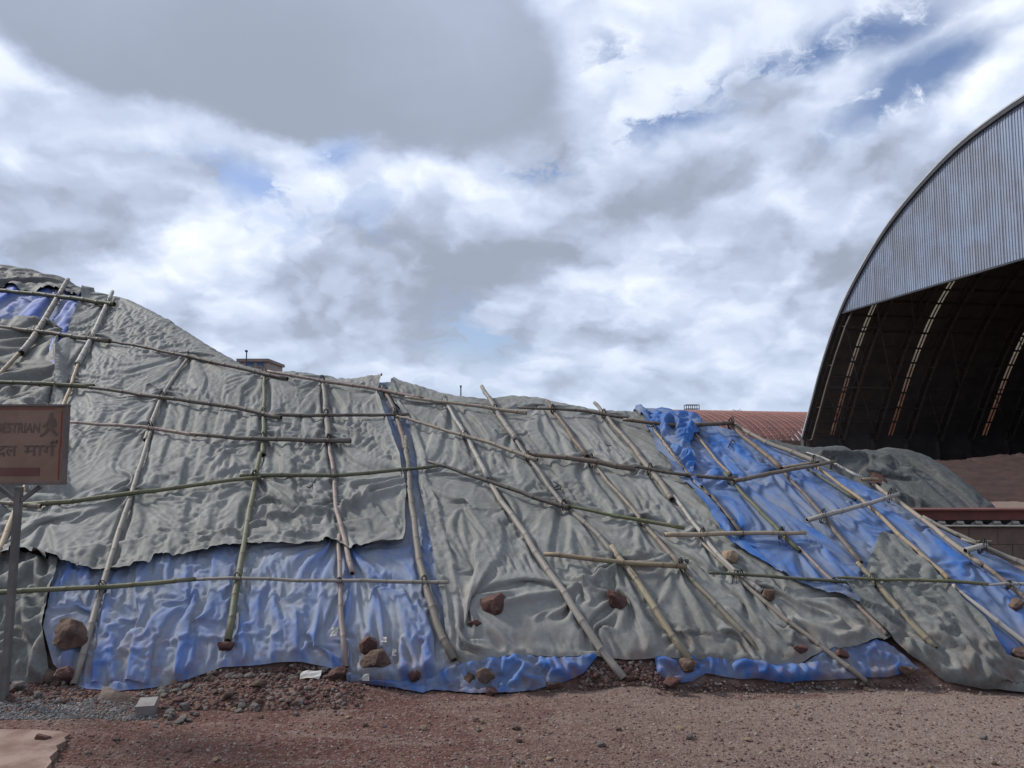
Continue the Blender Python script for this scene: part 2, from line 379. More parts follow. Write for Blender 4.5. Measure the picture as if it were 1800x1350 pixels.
# ------------------------------------------------------------------ heaps
class Heap:
    "a heap whose face rises from a foot line Y0; its crest is surveyed from the skyline"
    def __init__(s, Y0, slope, toe, toel, shear, crest_px, drop=1.0, rnd=.12, und=.04, ushift=0.0):
        s.Y0, s.slope, s.toe, s.toel, s.shear, s.drop, s.rnd, s.und = Y0, slope, toe, toel, shear, drop, rnd, und
        pts = [s.face_hit(*p) for p in crest_px]
        pts.sort(key=lambda p: p[0])
        s.cx = np.array([p[0] for p in pts]); s.cy = np.array([p[1] for p in pts]) + ushift
    def prof(s, t):
        t = np.asarray(t, np.float64); tp = np.maximum(t, 0)
        return s.slope * tp + s.toe * (1 - np.exp(-tp / s.toel))
    def face_hit(s, px, py, clear=0.0):
        k, e = ray(px, py); clear *= 1.15
        if e < 0:
            Yg = -CAMZ / e
            if Yg <= s.Y0 or CAMZ + e * s.Y0 <= clear: Yg = min(Yg, (min(clear, .012) - CAMZ) / e); return (k * Yg, Yg, 0.0)
        e = min(e, s.slope - .08)
        lo, hi = s.Y0, 200.0
        for _ in range(60):
            m = (lo + hi) / 2
            if s.prof(m - s.Y0) + clear > CAMZ + e * m: hi = m
            else: lo = m
        return (k * lo, lo, CAMZ + e * lo)
    def AT(s, px, py, clear=0.0):
        X, Y, Z = s.face_hit(px, py, clear); t = Y - s.Y0
        return (X + s.shear * t, t)
    def H(s, X, Y):
        t = Y - s.Y0
        z = s.prof(t)
        q = Y - np.interp(X, s.cx, s.cy)
        z = z - s.drop * (.5 * (q + np.sqrt(q * q + s.rnd ** 2)))
        z = z + s.und * fbm(X * .8 + 3, Y * .8, 3, 5) * sstep(0, .5, t) * sstep(.0, -.8, q)
        return np.maximum(z, -.3)
    def pos(s, a, t, off=0.0):
        a = np.asarray(a, np.float64); t = np.asarray(t, np.float64); Y = t + s.Y0; X = a - s.shear * t
        z = np.maximum(s.H(X, Y), 0.0); h = .03
        zx = np.maximum(s.H(X + h, Y), 0); zx0 = np.maximum(s.H(X - h, Y), 0); zy = np.maximum(s.H(X, Y + h), 0); zy0 = np.maximum(s.H(X, Y - h), 0)
        n = np.stack([-(zx - zx0) / (2 * h), -(zy - zy0) / (2 * h), np.ones_like(z)], -1); n /= np.linalg.norm(n, axis=-1, keepdims=True)
        return np.stack([X, Y, z], -1) + n * np.asarray(off)[..., None], n
    def point(s, px, py, off=0.0):
        a, t = s.AT(px, py, off); p, n = s.pos(np.array([a]), np.array([t]), np.array([off])); return Vector(p[0]), Vector(n[0])

SKY_LINE = [(-700, 560), (-450, 500), (-200, 462), (0, 466), (60, 474), (110, 487), (155, 510), (200, 515), (230, 525), (300, 560), (360, 600), (420, 634), (470, 648), (520, 648),
            (590, 659), (632, 662), (655, 658), (690, 658), (740, 674), (800, 690), (850, 692), (900, 689), (950, 692), (1000, 706), (1060, 714), (1115, 719),
            (1135, 714), (1160, 713), (1200, 722), (1240, 733), (1290, 744), (1340, 768), (1400, 792), (1460, 815), (1520, 842), (1575, 868), (1625, 905), (1700, 940), (1800, 988), (1950, 1065), (2150, 1180)]
HP = Heap(5.3, .50, .30, .35, .311, SKY_LINE, ushift=-.10)

# ------------------------------------------------------------------ bamboo survey (positions of both ends and bends as seen; width in photo pixels; material; over = lashed on top)
POLES = [
 # uprights running up the slope
 ([(119,492),(67,581),(38,621)], 12, 'b_grey', 0, 'thick grey bamboo pole at upper left reaching the dark crest tarp'),
 ([(42,612),(0,657),(-60,716)], 9, 'b_tan', 0, 'thin tan bamboo pole at the far left edge above the sign, leaning right'),
 ([(198,512),(160,596),(136,641)], 10, 'b_pale', 0, 'pale bamboo pole at upper left with pointed top just below the crest'),
 ([(138,636),(112,711),(44,857),(0,965),(-35,1040)], 10, 'b_tan', 0, 'long tan bamboo pole passing behind the pedestrian sign'),
 ([(332,627),(288,692),(255,774)], 8, 'b_grey', 0, 'grey bamboo pole leaning right up to the long top rail at left'),
 ([(266,755),(232,865),(195,980),(160,1100),(129,1216)], 11, 'b_grey', 0, 'long grey bamboo pole standing on the ground beside the brown boulder at left'),
 ([(465,655),(464,720),(463,800)], 9, 'b_green', 0, 'short pale green upright bamboo hanging below the top rail'),
 ([(457,797),(448,848),(429,955),(415,1040),(400,1126)], 12, 'b_green', 0, 'green upright bamboo with bright cut foot on the blue sheet'),
 ([(568,668),(573,720),(578,776)], 11, 'b_grey', 0, 'dull grey upright bamboo under the middle of the top rail'),
 ([(577,768),(587,840),(592,900),(608,955),(619,1008)], 9, 'b_pink', 0, 'pinkish bamboo pole whose cut lower end hangs over the blue sheet'),
 ([(596,940),(597,1023),(604,1130),(608,1173)], 10, 'b_pink', 0, 'pinkish upright bamboo standing beside the two stacked boulders'),
 ([(673,680),(696,728),(714,792)], 9, 'b_brown', 0, 'brown bamboo pole lying along the narrow blue gap near the crest'),
 ([(712,768),(719,840),(728,920),(744,1015),(768,1092),(798,1160)], 13, 'b_grey', 0, 'long weathered grey bamboo pole along the seam where blue sheet meets grey'),
 ([(781,703),(832,789),(857,842)], 9, 'b_pale', 0, 'whitish bamboo pole leaning left with black tie near the crest'),
 ([(860,848),(907,917),(984,1033),(1029,1100),(1096,1198)], 14, 'b_grey', 0, 'thick cracked grey bamboo pole with square broken foot on bare rubble'),
 ([(847,679),(877,728),(907,774)], 10, 'b_grey', 0, 'grey bamboo pole poking above the skyline at mid crest'),
 ([(889,751),(912,781),(992,888),(1040,928),(1082,975)], 9, 'b_grey', 0, 'long grey bamboo pole down the middle of the grey slope'),
 ([(1075,960),(1115,1015),(1160,1084),(1213,1162)], 14, 'b_mold', 0, 'thick blotched yellowish bamboo pole with foot on the blue bundle'),
 ([(961,704),(1000,760),(1032,802)], 8, 'b_brown', 0, 'brown bamboo pole ending at the dark double rail'),
 ([(1038,810),(1123,909),(1196,995)], 8, 'b_tan', 0, 'slender tan bamboo pole between the dark double rail and the short tan rail'),
 ([(1196,993),(1257,1062),(1323,1131),(1396,1194)], 11, 'b_mold', 0, 'dark mottled bamboo pole running down to the ground right of the blue bundle'),
 ([(1045,708),(1101,773),(1144,827),(1181,878)], 10, 'b_grey', 0, 'grey bamboo pole left of the blue sheet with its top at the skyline'),
 ([(1183,872),(1221,920),(1265,980),(1340,1040)], 9, 'b_pale', 0, 'smooth pale bamboo pole beside the tan stone on the slope'),
 ([(1234,956),(1274,993),(1314,1029),(1361,1073),(1412,1113),(1500,1178),(1534,1198)], 9, 'b_grey', 0, 'long thin grey bamboo reaching the ground right of the blue fold'),
 ([(1146,749),(1178,794),(1214,839),(1246,873)], 8, 'b_tan', 0, 'tan bamboo pole along the left border of the bright blue sheet'),
 ([(1250,872),(1287,915),(1307,940)], 8, 'b_dark', 0, 'short dark bamboo pole at the torn lower border of the blue sheet'),
 ([(1214,751),(1247,794),(1290,840)], 5, 'b_tan', 0, 'thin yellow bamboo pole at the top of the blue sheet'),
 ([(1273,832),(1313,874),(1351,915),(1407,969)], 8, 'b_green', 0, 'greenish bamboo pole in the middle of the right blue sheet'),
 ([(1403,962),(1461,1018),(1521,1078),(1559,1116)], 8, 'b_pink', 0, 'pinkish bamboo pole running onto the crumpled grey sheet'),
 ([(1278,741),(1320,778),(1374,824)], 9, 'b_brown', 0, 'brown bamboo pole with open end at the top right of the blue sheet'),
 ([(1380,832),(1441,900),(1513,989)], 8, 'b_brown', 0, 'brown bamboo pole crossing the blue sheet left of the grey triangle'),
 ([(1506,990),(1557,1044),(1606,1098),(1644,1140)], 12, 'b_mold', 0, 'thick lichen spotted bamboo pole over the crumpled grey sheet'),
 ([(1287,744),(1337,772),(1408,801),(1437,814)], 9, 'b_grey', 0, 'grey bamboo pole along the upper right skyline of the blue sheet'),
 ([(1417,796),(1455,808),(1515,840)], 5, 'b_pale', 0, 'thin pale bamboo pole on the skyline before the second covered heap'),
 ([(1434,820),(1473,848),(1514,879),(1606,962),(1667,1019)], 8, 'b_tan', 0, 'long tan bamboo pole right of the grey triangle'),
 ([(1419,824),(1460,850),(1504,879)], 6, 'b_green', 0, 'slim greenish bamboo lying against a longer tan pole at right'),
 ([(1676,1027),(1730,1075),(1840,1160)], 10, 'b_pale', 0, 'pale greyish bamboo pole low at the right edge over pale blue sheet'),
 ([(1535,850),(1613,907),(1672,952),(1728,994)], 9, 'b_tan', 0, 'tan bamboo pole near the right skyline of the heap'),
 ([(1722,989),(1780,1034),(1840,1082)], 10, 'b_brown', 0, 'brown bamboo pole running out of the right edge of the photo'),
 ([(1622,908),(1720,957),(1850,1014)], 9, 'b_grey', 0, 'outermost grey bamboo pole on the right skyline against the block wall'),
 ([(1690,946),(1760,974),(1850,1005)], 6, 'b_grey', 0, 'thin grey bamboo beside the outermost pole on the right skyline'),
 # rails running across
 ([(-60,505),(56,516),(125,524),(201,535)], 9, 'b_green', 1, 'topmost green bamboo rail across the upper left blue patch'),
 ([(-60,568),(67,583),(193,600)], 9, 'b_dark', 1, 'dark bamboo rail under the upper left blue patch'),
 ([(185,599),(227,605),(336,628),(505,666)], 7, 'b_brown', 1, 'long brown rail sloping down below the left shoulder of the heap'),
 ([(471,652),(533,664),(667,685),(742,701)], 7, 'b_pink', 1, 'pinkish rail just below the middle of the crest'),
 ([(712,698),(800,709),(926,726)], 7, 'b_tan', 1, 'tan rail below the crest right of the narrow blue gap'),
 ([(909,716),(971,719),(1029,723),(1104,735)], 6, 'b_dark', 1, 'dark wavy rail just under the right part of the crest'),
 ([(1095,738),(1147,744),(1210,747),(1289,744)], 8, 'b_brown', 1, 'thick brown rail across the top of the bright blue sheet'),
 ([(-60,668),(60,674),(165,679)], 9, 'b_green', 1, 'green rail at left directly above the pedestrian sign'),
 ([(155,680),(288,699),(400,714),(494,734)], 8, 'b_brown', 1, 'brown rail continuing from the green rail above the sign'),
 ([(472,729),(600,730),(719,728)], 7, 'b_dark', 1, 'dark level rail with black tip ending at the narrow blue gap'),
 ([(124,742),(261,752),(345,765)], 7, 'b_pink', 1, 'pinkish rail starting at the right edge of the sign'),
 ([(335,763),(450,771),(617,775)], 9, 'b_dark', 1, 'thick dark level rail in the middle of the left grey sheet'),
 ([(-60,880),(0,884),(72,889)], 9, 'b_tan', 1, 'tan rail passing behind the sign post'),
 ([(40,888),(130,880),(235,867),(345,852),(459,838)], 9, 'b_green', 1, 'long greenish rail rising to the right from the sign post'),
 ([(423,835),(587,835),(717,825),(772,818)], 8, 'b_green', 1, 'straight green rail across the middle of the left grey sheet'),
 ([(752,812),(800,825),(861,847),(949,877),(1000,892)], 8, 'b_dark', 1, 'dark sagging rail descending right across the grey slope'),
 ([(990,888),(1072,904),(1128,915),(1203,929)], 7, 'b_green', 1, 'green and brown rail with split tip on the right grey slope'),
 ([(697,731),(824,768),(867,781),(945,808)], 7, 'b_tan', 1, 'orange tan rail descending right from the narrow blue gap'),
 ([(928,797),(1040,811),(1117,824)], 10, 'b_brown', 1, 'thick brown rail in the middle of the right grey slope'),
 ([(1104,818),(1216,836),(1297,843)], 7, 'b_dark', 1, 'thin dark mossy rail crossing from grey sheet onto blue'),
 ([(1290,845),(1373,829),(1467,811)], 8, 'b_brown', 1, 'brown rail rising right over the top of the blue sheet'),
 ([(-60,1043),(0,1040),(160,1033),(342,1019)], 10, 'b_green', 1, 'thick green rail across the lower left blue sheet'),
 ([(333,1018),(416,1017),(597,1021),(789,1023)], 7, 'b_grey', 1, 'thin grey level rail across the lower blue sheet'),
 ([(956,973),(1020,981),(1093,988),(1207,996)], 10, 'b_tan', 1, 'thick tan rail above the dark slit in the grey sheet'),
 ([(1168,940),(1290,938),(1417,936)], 9, 'b_tan', 1, 'clean tan rail with dark hollow end spanning grey and blue sheets'),
 ([(1246,1007),(1310,1009),(1400,1018),(1497,1022)], 7, 'b_green', 1, 'bright green rail low on the right grey slope'),
 ([(1472,1015),(1583,1019),(1660,1022),(1737,1026)], 7, 'b_green', 1, 'green and tan rail across the crumpled grey sheet'),
 ([(1728,1027),(1780,1027),(1850,1028)], 6, 'b_pale', 1, 'thin pale rail running out of the right edge'),
 ([(1419,914),(1500,893),(1580,868)], 9, 'b_pale', 1, 'pale rail with cut orange end tilted across the right blue sheet'),
 ([(1697,968),(1734,957)], 11, 'b_pale', 1, 'stubby thick hollow bamboo piece lashed near the right skyline'),
 ([(1716,952),(1743,952)], 6, 'b_brown', 1, 'small broken bamboo stick tied above the stubby hollow piece'),
 ([(1376,822),(1432,812)], 5, 'b_tan', 1, 'short thin tan stick beneath the rail at the blue sheet top'),
 ([(1514,843),(1543,842)], 7, 'b_tan', 1, 'short hollow bamboo stub on the skyline left of the second heap'),
]
for P in POLES: P_at = None
pole_at = [[HP.AT(*p, .05) for p in P[0]] for P in POLES]
SEG = np.array([(a[0], a[1] * 1.15, b[0], b[1] * 1.15) for pl in pole_at for a, b in zip(pl[:-1], pl[1:])], np.float32)

def seg_dist(x, y, segs, chunk=40000):
    "distance from points to the nearest of the segments"
    out = np.empty(len(x), np.float32); x = x.astype(np.float32); y = y.astype(np.float32)
    ax, ay, bx, by = [segs[:, i][None] for i in range(4)]; dx, dy = bx - ax, by - ay; ll = dx * dx + dy * dy + 1e-9
    for i in range(0, len(x), chunk):
        px, py = x[i:i + chunk, None], y[i:i + chunk, None]
        t = np.clip(((px - ax) * dx + (py - ay) * dy) / ll, 0, 1)
        out[i:i + chunk] = np.sqrt(((px - ax - t * dx) ** 2 + (py - ay - t * dy) ** 2).min(1))
    return out
def inside(x, y, poly):
    r = np.zeros(len(x), bool); n = len(poly)
    for i in range(n):
        x1, y1 = poly[i]; x2, y2 = poly[(i + 1) % n]
        if y1 == y2: continue
        c = ((y1 > y) != (y2 > y)) & (x < (x2 - x1) * (y - y1) / (y2 - y1) + x1); r ^= c
    return r
def nearest_on(x, y, poly):
    bx = np.full(len(x), 1e9); ox = x.copy(); oy = y.copy()
    n = len(poly)
    for i in range(n):
        x1, y1 = poly[i]; x2, y2 = poly[(i + 1) % n]; dx, dy = x2 - x1, y2 - y1
        t = np.clip(((x - x1) * dx + (y - y1) * dy) / (dx * dx + dy * dy + 1e-12), 0, 1); qx = x1 + t * dx; qy = y1 + t * dy
        d = (x - qx) ** 2 + (y - qy) ** 2; m = d < bx; bx[m] = d[m]; ox[m] = qx[m]; oy[m] = qy[m]
    return ox, oy
def dense(poly, step=.12, wob=.012, seed=0):
    "subdivide an outline and give it a cloth edge's slight waver"
    out = []; n = len(poly); acc = 0
    for i in range(n):
        x1, y1 = poly[i]; x2, y2 = poly[(i + 1) % n]; L = math.hypot(x2 - x1, y2 - y1); k = max(1, min(60, int(L / step)))
        for j in range(k):
            f = j / k; out.append((x1 + (x2 - x1) * f, y1 + (y2 - y1) * f, acc + L * f))
        acc += L
    s = np.array([o[2] for o in out]); wx = fbm(s * 3.1, s * 0 + .5, 3, seed + 91) * wob; wy = fbm(s * 3.1, s * 0 + 7.5, 3, seed + 92) * wob
    return [(o[0] + float(a), o[1] + float(b)) for o, a, b in zip(out, wx, wy)]

TS = 1.15      # slope metres per metre of plan depth
def tarp(name, heap, outline, mat, off, wr, label, cell=.016, grow=.0016, hem=.0, hemw=.12, press=True, seed=0, creases=(), stones=(), piece_kind='tarpaulin', extra=None, wob=.02, micro=.0055, gw=.05):
    def edge_at(p):
        t0 = heap.AT(*p, .012)[1]; return heap.AT(*p, .012 + (off + .022) * float(sstep(.08, .9, np.float64(t0))))
    poly = dense([edge_at(p) for p in outline], seed=seed, wob=wob)
    P = np.array(poly); a0, t0 = P.min(0) - .03; a1, t1 = P.max(0) + .03
    ts = [t0]
    while ts[-1] < t1: ts.append(ts[-1] + (cell + grow * max(0, ts[-1])) / TS * 1.0)
    ts = np.array(ts); As = np.arange(a0, a1 + cell, cell * 1.05)
    A, T = np.meshgrid(As, ts); nr, nc = A.shape
    ca = (A[:-1, :-1] + A[1:, 1:]) / 2; ct = (T[:-1, :-1] + T[1:, 1:]) / 2
    keep = inside(ca.ravel(), ct.ravel(), poly).reshape(ca.shape)
    use = np.zeros((nr, nc), int); use[:-1, :-1] += keep; use[1:, :-1] += keep; use[:-1, 1:] += keep; use[1:, 1:] += keep
    bnd = (use > 0) & (use < 4)
    x, y = nearest_on(A[bnd], T[bnd], poly); A[bnd] = x; T[bnd] = y
    sel = use > 0; idx = -np.ones((nr, nc), int); idx[sel] = np.arange(sel.sum())
    a = A[sel]; t = T[sel]; s = t * TS
    r, c = np.nonzero(keep)
    F = np.stack([idx[r, c], idx[r, c + 1], idx[r + 1, c + 1], idx[r + 1, c]], 1)
    pd = np.array([(p[0], p[1] * TS) for p in poly]); segs = np.concatenate([pd, np.roll(pd, -1, 0)], 1).astype(np.float32)
    de = seg_dist(a, s, segs)
    dp = seg_dist(a, s, SEG) if press else np.full(len(a), 9., np.float32)
    d, fold, du, dv = wr(a, s, heap); d = d * (.4 + .6 * sstep(0, .06, de)); qc = t + heap.Y0 - np.interp(a - heap.shear * t, heap.cx, heap.cy); d = d * (1 - .6 * np.exp(-(qc / .4) ** 2))
    for cp, amp, wid in creases:       # sewn seams and standing creases
        q = [heap.AT(*p, off + .03) for p in cp]; sg = np.array([(u[0], u[1] * TS, v[0], v[1] * TS) for u, v in zip(q[:-1], q[1:])], np.float32)
        dd = seg_dist(a + .02 * perlin(a * 6, s * 6, 3), s + .02 * perlin(a * 6, s * 6, 4), sg); d = d + amp * np.exp(-(dd / wid) ** 2)
    for (px, py), rr, n, amp in stones:  # cloth drawn in folds towards a stone or a tie
        q = heap.AT(px, py, off + .02); dx = a - q[0]; dy = s - q[1] * TS; rad_ = np.sqrt(dx * dx + dy * dy) + 1e-4; th = np.arctan2(dy, dx)
        thx = np.cos(th) * n / 3.0; thy = np.sin(th) * n / 3.0
        f = ridged(thx + rad_ * .8, thy + rad_ * .8, 1, int(px) % 97, .4, 1.5) - .5
        env = np.exp(-(rad_ / rr) ** 2) * sstep(0, rr * .35, rad_)
        d = d + amp * f * env - amp * 1.0 * np.exp(-(rad_ / (rr * .35)) ** 2); fold = np.maximum(fold, np.clip(f * 1.6, 0, 1) * env)
    pr = np.exp(-(dp / .05) ** 2); bil = sstep(0, .35, dp)
    d = np.minimum(d * (1 - .35 * pr), .045 + .2 * (1 - pr)) + off + bil * .02
    mk = sstep(-.2, .3, fbm(a * .8, s * .8, 2, seed + 80)); c_, q_ = math.cos(.45), math.sin(.45); wv = .1 * fbm(a * 2, s * 2, 2, seed + 81)
    for sg, ph in ((1, mk), (-1, 1 - mk)):      # small crinkles between the folds
        xa, ya = (a + wv) * c_ + sg * (s + wv) * q_, -sg * (a + wv) * q_ + (s + wv) * c_
        d = d + micro * ph * ((ridged(xa / .10, ya / .34, 1, seed + 82 + sg, .5, 2.) - .4) + .6 * (ridged(xa / .055, ya / .16, 1, seed + 84 + sg, .5, 2.) - .4))
    d = np.maximum(d, .006 + .2 * (d - .006))
    d = np.maximum(d, lower_layers(heap, a, t) + .028)
    gf = sstep(.30, .02, t); d = d * (1 - gf * (1 - sstep(-.01, gw, de)))
    if hem: d = d + (1 - gf) * hem * np.exp(-(de / hemw)) * (.35 + .65 * np.clip(.5 + fbm(a * 2.2, s * 2.2, 2, seed + 3) * 1.4, 0, 1.3))
    if extra is not None: d = d + extra(a, s, de)
    Dg = np.full((nr, nc), -1.); Dg[sel] = d; LAYERS.append((heap, As, ts, Dg))
    k = sstep(0, .12, de) * .9; pos, nrm = heap.pos(a + du * k, t + dv * k / TS, d)
    # folds also shift the cloth sideways a little
    pos[:, 2] = np.maximum(pos[:, 2], G(pos[:, 0], pos[:, 1]) + .004 + .8 * np.clip(d, 0, 1))
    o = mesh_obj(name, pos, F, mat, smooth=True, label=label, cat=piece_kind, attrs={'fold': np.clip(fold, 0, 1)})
    return o

# cloth relaxation: a sheet with some excess length, held under the poles and ties, buckles into its folds
def up2(A, shape):
    ny, nx = shape; oy, ox = A.shape; y = np.linspace(0, oy - 1, ny); x = np.linspace(0, ox - 1, nx)
    y0 = np.clip(np.floor(y).astype(int), 0, oy - 2); x0 = np.clip(np.floor(x).astype(int), 0, ox - 2); fy = (y - y0)[:, None]; fx = (x - x0)[None]
    return (A[y0][:, x0] * (1 - fy) * (1 - fx) + A[y0 + 1][:, x0] * fy * (1 - fx) + A[y0][:, x0 + 1] * (1 - fy) * fx + A[y0 + 1][:, x0 + 1] * fy * fx).astype(np.float32)
def relax(x0, y0, W, Hh, levels, iters, blur, ex, ey, pins, seed, press=True, sag=0.0, kb=.05, fl=.02, seedamp=.12, grip=.012, sf=(5, .7), pw=1.0, toe=0.):
    D = None
    for li, h in enumerate(levels):
        nx = int(W / h) + 1; ny = int(Hh / h) + 1
        X, Y = np.meshgrid(np.arange(nx, dtype=np.float32) * h, np.arange(ny, dtype=np.float32) * h); Wx, Wy = X + x0, Y + y0
        if D is None: D = np.stack([X * 0, X * 0, (np.abs(fbm(Wx * sf[0], Wy * sf[1], 3, seed)) * seedamp).astype(np.float32)])
        else: D = np.stack([up2(d, (ny, nx)) for d in D]); D[2] += .10 * h * perlin(X / (h * 2.7), Y / (h * 3.3), seed + li)
        P = np.stack([X, Y, X * 0]) + D
        mod = np.clip(1 + 1.3 * fbm(Wx * .45, Wy * .45, 2, seed + 60), .15, 2.2); mod2 = np.clip(1 + 1.3 * fbm(Wx * .45 + 5, Wy * .45, 2, seed + 61), .15, 2.2)
        exx, exy = ex * mod * (1 + toe * np.exp(-np.maximum(Wy, 0) / .9)), ey * mod2 * (1 + 3.5 * toe * np.exp(-np.maximum(Wy, 0) / .7))
        Lx = h * (1 + .5 * (exx[:, 1:] + exx[:, :-1])); Ly = h * (1 + .5 * (exy[1:] + exy[:-1])); Ld = np.sqrt(Lx[:-1] ** 2 + Ly[:, :-1] ** 2)
        pin = np.zeros_like(X); pz = np.zeros_like(X); fr = np.full_like(X, grip); fr[:1] = fr[-1:] = 1; fr[:, :1] = fr[:, -1:] = 1; tx = X.copy(); ty = Y.copy()
        if press:
            dp = seg_dist(Wx.ravel(), Wy.ravel(), SEG).reshape(X.shape); n_ = fbm(Wx * 2.2, Wy * 2.2, 2, seed + 70)
            pz = np.where(dp < max(.03, h * .7), pw * np.clip(.05 + .22 * n_, .0, .30), 0).astype(np.float32)
        for (qx, qy, dx, dy, r) in pins:
            m = np.hypot(Wx - qx, Wy - qy) < max(r, h * .8); pin = np.where(m, .9, pin).astype(np.float32); tx = np.where(m, X + dx, tx).astype(np.float32); ty = np.where(m, Y + dy, ty).astype(np.float32)
        a_, o_ = slice(None), slice
        cons = [((a_, a_, o_(1, None)), (a_, a_, o_(None, -1)), Lx, 1.), ((a_, o_(1, None), a_), (a_, o_(None, -1), a_), Ly, 1.),
                ((a_, o_(1, None), o_(1, None)), (a_, o_(None, -1), o_(None, -1)), Ld, .5), ((a_, o_(1, None), o_(None, -1)), (a_, o_(None, -1), o_(1, None)), Ld, .5),
                ((a_, a_, o_(2, None)), (a_, a_, o_(None, -2)), Lx[:, 1:] + Lx[:, :-1], kb), ((a_, o_(2, None), a_), (a_, o_(None, -2), a_), Ly[1:] + Ly[:-1], kb)]
        V = np.zeros_like(P)
        for it in range(iters[li]):
            old = P; P = P + V * .9; P[1] -= sag
            for sub in range(2):
                C = np.zeros_like(P)
                for a, b, L, k in cons:
                    d = P[a] - P[b]; l = np.sqrt((d * d).sum(0)) + 1e-9; d *= (k * .2875) * (l - L) / l; C[a] -= d; C[b] += d
                P = P + C
                P[2] *= .9997; P[2] = np.where(P[2] < -fl, -fl + .3 * (P[2] + fl), P[2]); P[2] -= pz * np.maximum(P[2], 0)
                P[0] += (tx - P[0]) * pin + (X - P[0]) * fr; P[1] += (ty - P[1]) * pin + (Y - P[1]) * fr; P[2] -= P[2] * pin
            Q = P[2]; B = Q.copy()
            B[1:-1, 1:-1] = (4 * Q[1:-1, 1:-1] + 2 * (Q[2:, 1:-1] + Q[:-2, 1:-1] + Q[1:-1, 2:] + Q[1:-1, :-2]) + Q[2:, 2:] + Q[:-2, :-2] + Q[2:, :-2] + Q[:-2, 2:]) / 16
            P[2] = Q + (B - Q) * blur[li]; V = np.clip(P - old, -.01, .01)
        D = P - np.stack([X, Y, X * 0])
    return D, h
def wr_sim(seed, ex, ey, pins=(), h=.02, press=True, sag=0., gain=1., smooth=1.0, nl=4, seedamp=.12, clear=.05, grip=.001, fl=.02, sf=(5, .7), pw=1.0, toe=1.0, crisp=2.5, low=.46):
    "folds of one sheet; pins: (photo x, photo y, pull along, pull up, radius)"
    def f(a, s, heap):
        x0, y0 = a.min() - .1, s.min() - .1; W, Hh = a.max() - x0 + .1, s.max() - y0 + .1
        pp = []
        for (px, py, dx, dy, r) in pins: q = heap.AT(px, py, clear); pp.append((q[0], q[1] * TS, dx, dy, r))
        lev = [h * 2 ** k for k in range(nl)][::-1]; it = [60, 60, 60, 40][-nl:] if nl < 5 else [80, 100, 100, 80, 45]; bl = [b * smooth for b in ([.02, .02, .02, .02][-nl:] if nl < 5 else [.02, .02, .02, .02, .02])]
        D, hh = relax(x0, y0, W, Hh, lev, it, bl, ex, ey, pp, seed, press, sag, seedamp=seedamp, grip=grip, fl=fl, sf=sf, pw=pw, toe=toe if press else 0.)
        Z0 = D[2].copy()
        for _ in range(10):
            Q = np.pad(Z0, 1, mode='edge'); Z0 = (4 * Q[1:-1, 1:-1] + 2 * (Q[2:, 1:-1] + Q[:-2, 1:-1] + Q[1:-1, 2:] + Q[1:-1, :-2]) + Q[2:, 2:] + Q[:-2, :-2] + Q[2:, :-2] + Q[:-2, 2:]) / 16
        D[2] = Z0 * low + (D[2] - Z0) * crisp      # tighten the creases against the broad swells
        fx = (a - x0) / hh; fy = (s - y0) / hh; ny, nx = D.shape[1:]
        ix = np.clip(np.floor(fx).astype(int), 0, nx - 2); iy = np.clip(np.floor(fy).astype(int), 0, ny - 2); fx = np.clip(fx - ix, 0, 1); fy = np.clip(fy - iy, 0, 1)
        g = [d[iy, ix] * (1 - fx) * (1 - fy) + d[iy, ix + 1] * fx * (1 - fy) + d[iy + 1, ix] * (1 - fx) * fy + d[iy + 1, ix + 1] * fx * fy for d in D]
        return g[2] * gain, np.clip(g[2] / .045, 0, 1), g[0], g[1]
    return f
LAYERS = []
def lower_layers(heap, a, t):
    low = np.full(len(a), -1.)
    for hp, As, ts, Dg in LAYERS:
        if hp is not heap: continue
        i = np.clip(np.searchsorted(ts, t) - 1, 0, len(ts) - 2); j = np.clip(np.searchsorted(As, a) - 1, 0, len(As) - 2)
        ok = (a > As[0]) & (a < As[-1]) & (t > ts[0]) & (t < ts[-1])
        v = np.maximum(np.maximum(Dg[i, j], Dg[i + 1, j]), np.maximum(Dg[i, j + 1], Dg[i + 1, j + 1])); low = np.where(ok, np.maximum(low, v), low)
    return low

# ------------------------------------------------------------------ ground
def G(X, Y):
    X = np.asarray(X, np.float64); Y = np.asarray(Y, np.float64)
    near = sstep(40, 12, np.hypot(X, Y))
    z = .028 * fbm(X * .7, Y * .9, 4, 50) + .012 * fbm(X * 3.3, Y * 4.2, 4, 51)
    z = z + .006 * (ridged(X * 2.2, Y * 5.0, 3, 52) - .5)
    z = z + .10 * np.exp(-((X + 1.75) / .55) ** 2 - ((Y - 5.28) / .22) ** 2) + .06 * np.exp(-((X + 1.15) / .3) ** 2 - ((Y - 5.18) / .15) ** 2)
    z = z + .08 * np.exp(-((X - .78) / .28) ** 2 - ((Y - 5.45) / .22) ** 2) + .03 * np.exp(-((X + 3.1) / .5) ** 2 - ((Y - 5.25) / .3) ** 2)
    z = z - .02 * np.exp(-((X + 2.2) / 1.2) ** 2 - ((Y - 4.75) / .18) ** 2)
    z = z + .016 * fbm(X * .25 + 2, Y * 2.4, 3, 57) - .014 * np.exp(-((Y - 4.35 - .05 * X) / .10) ** 2) - .012 * np.exp(-((Y - 4.02 - .06 * X + .03 * np.sin(X)) / .09) ** 2)
    return z * near
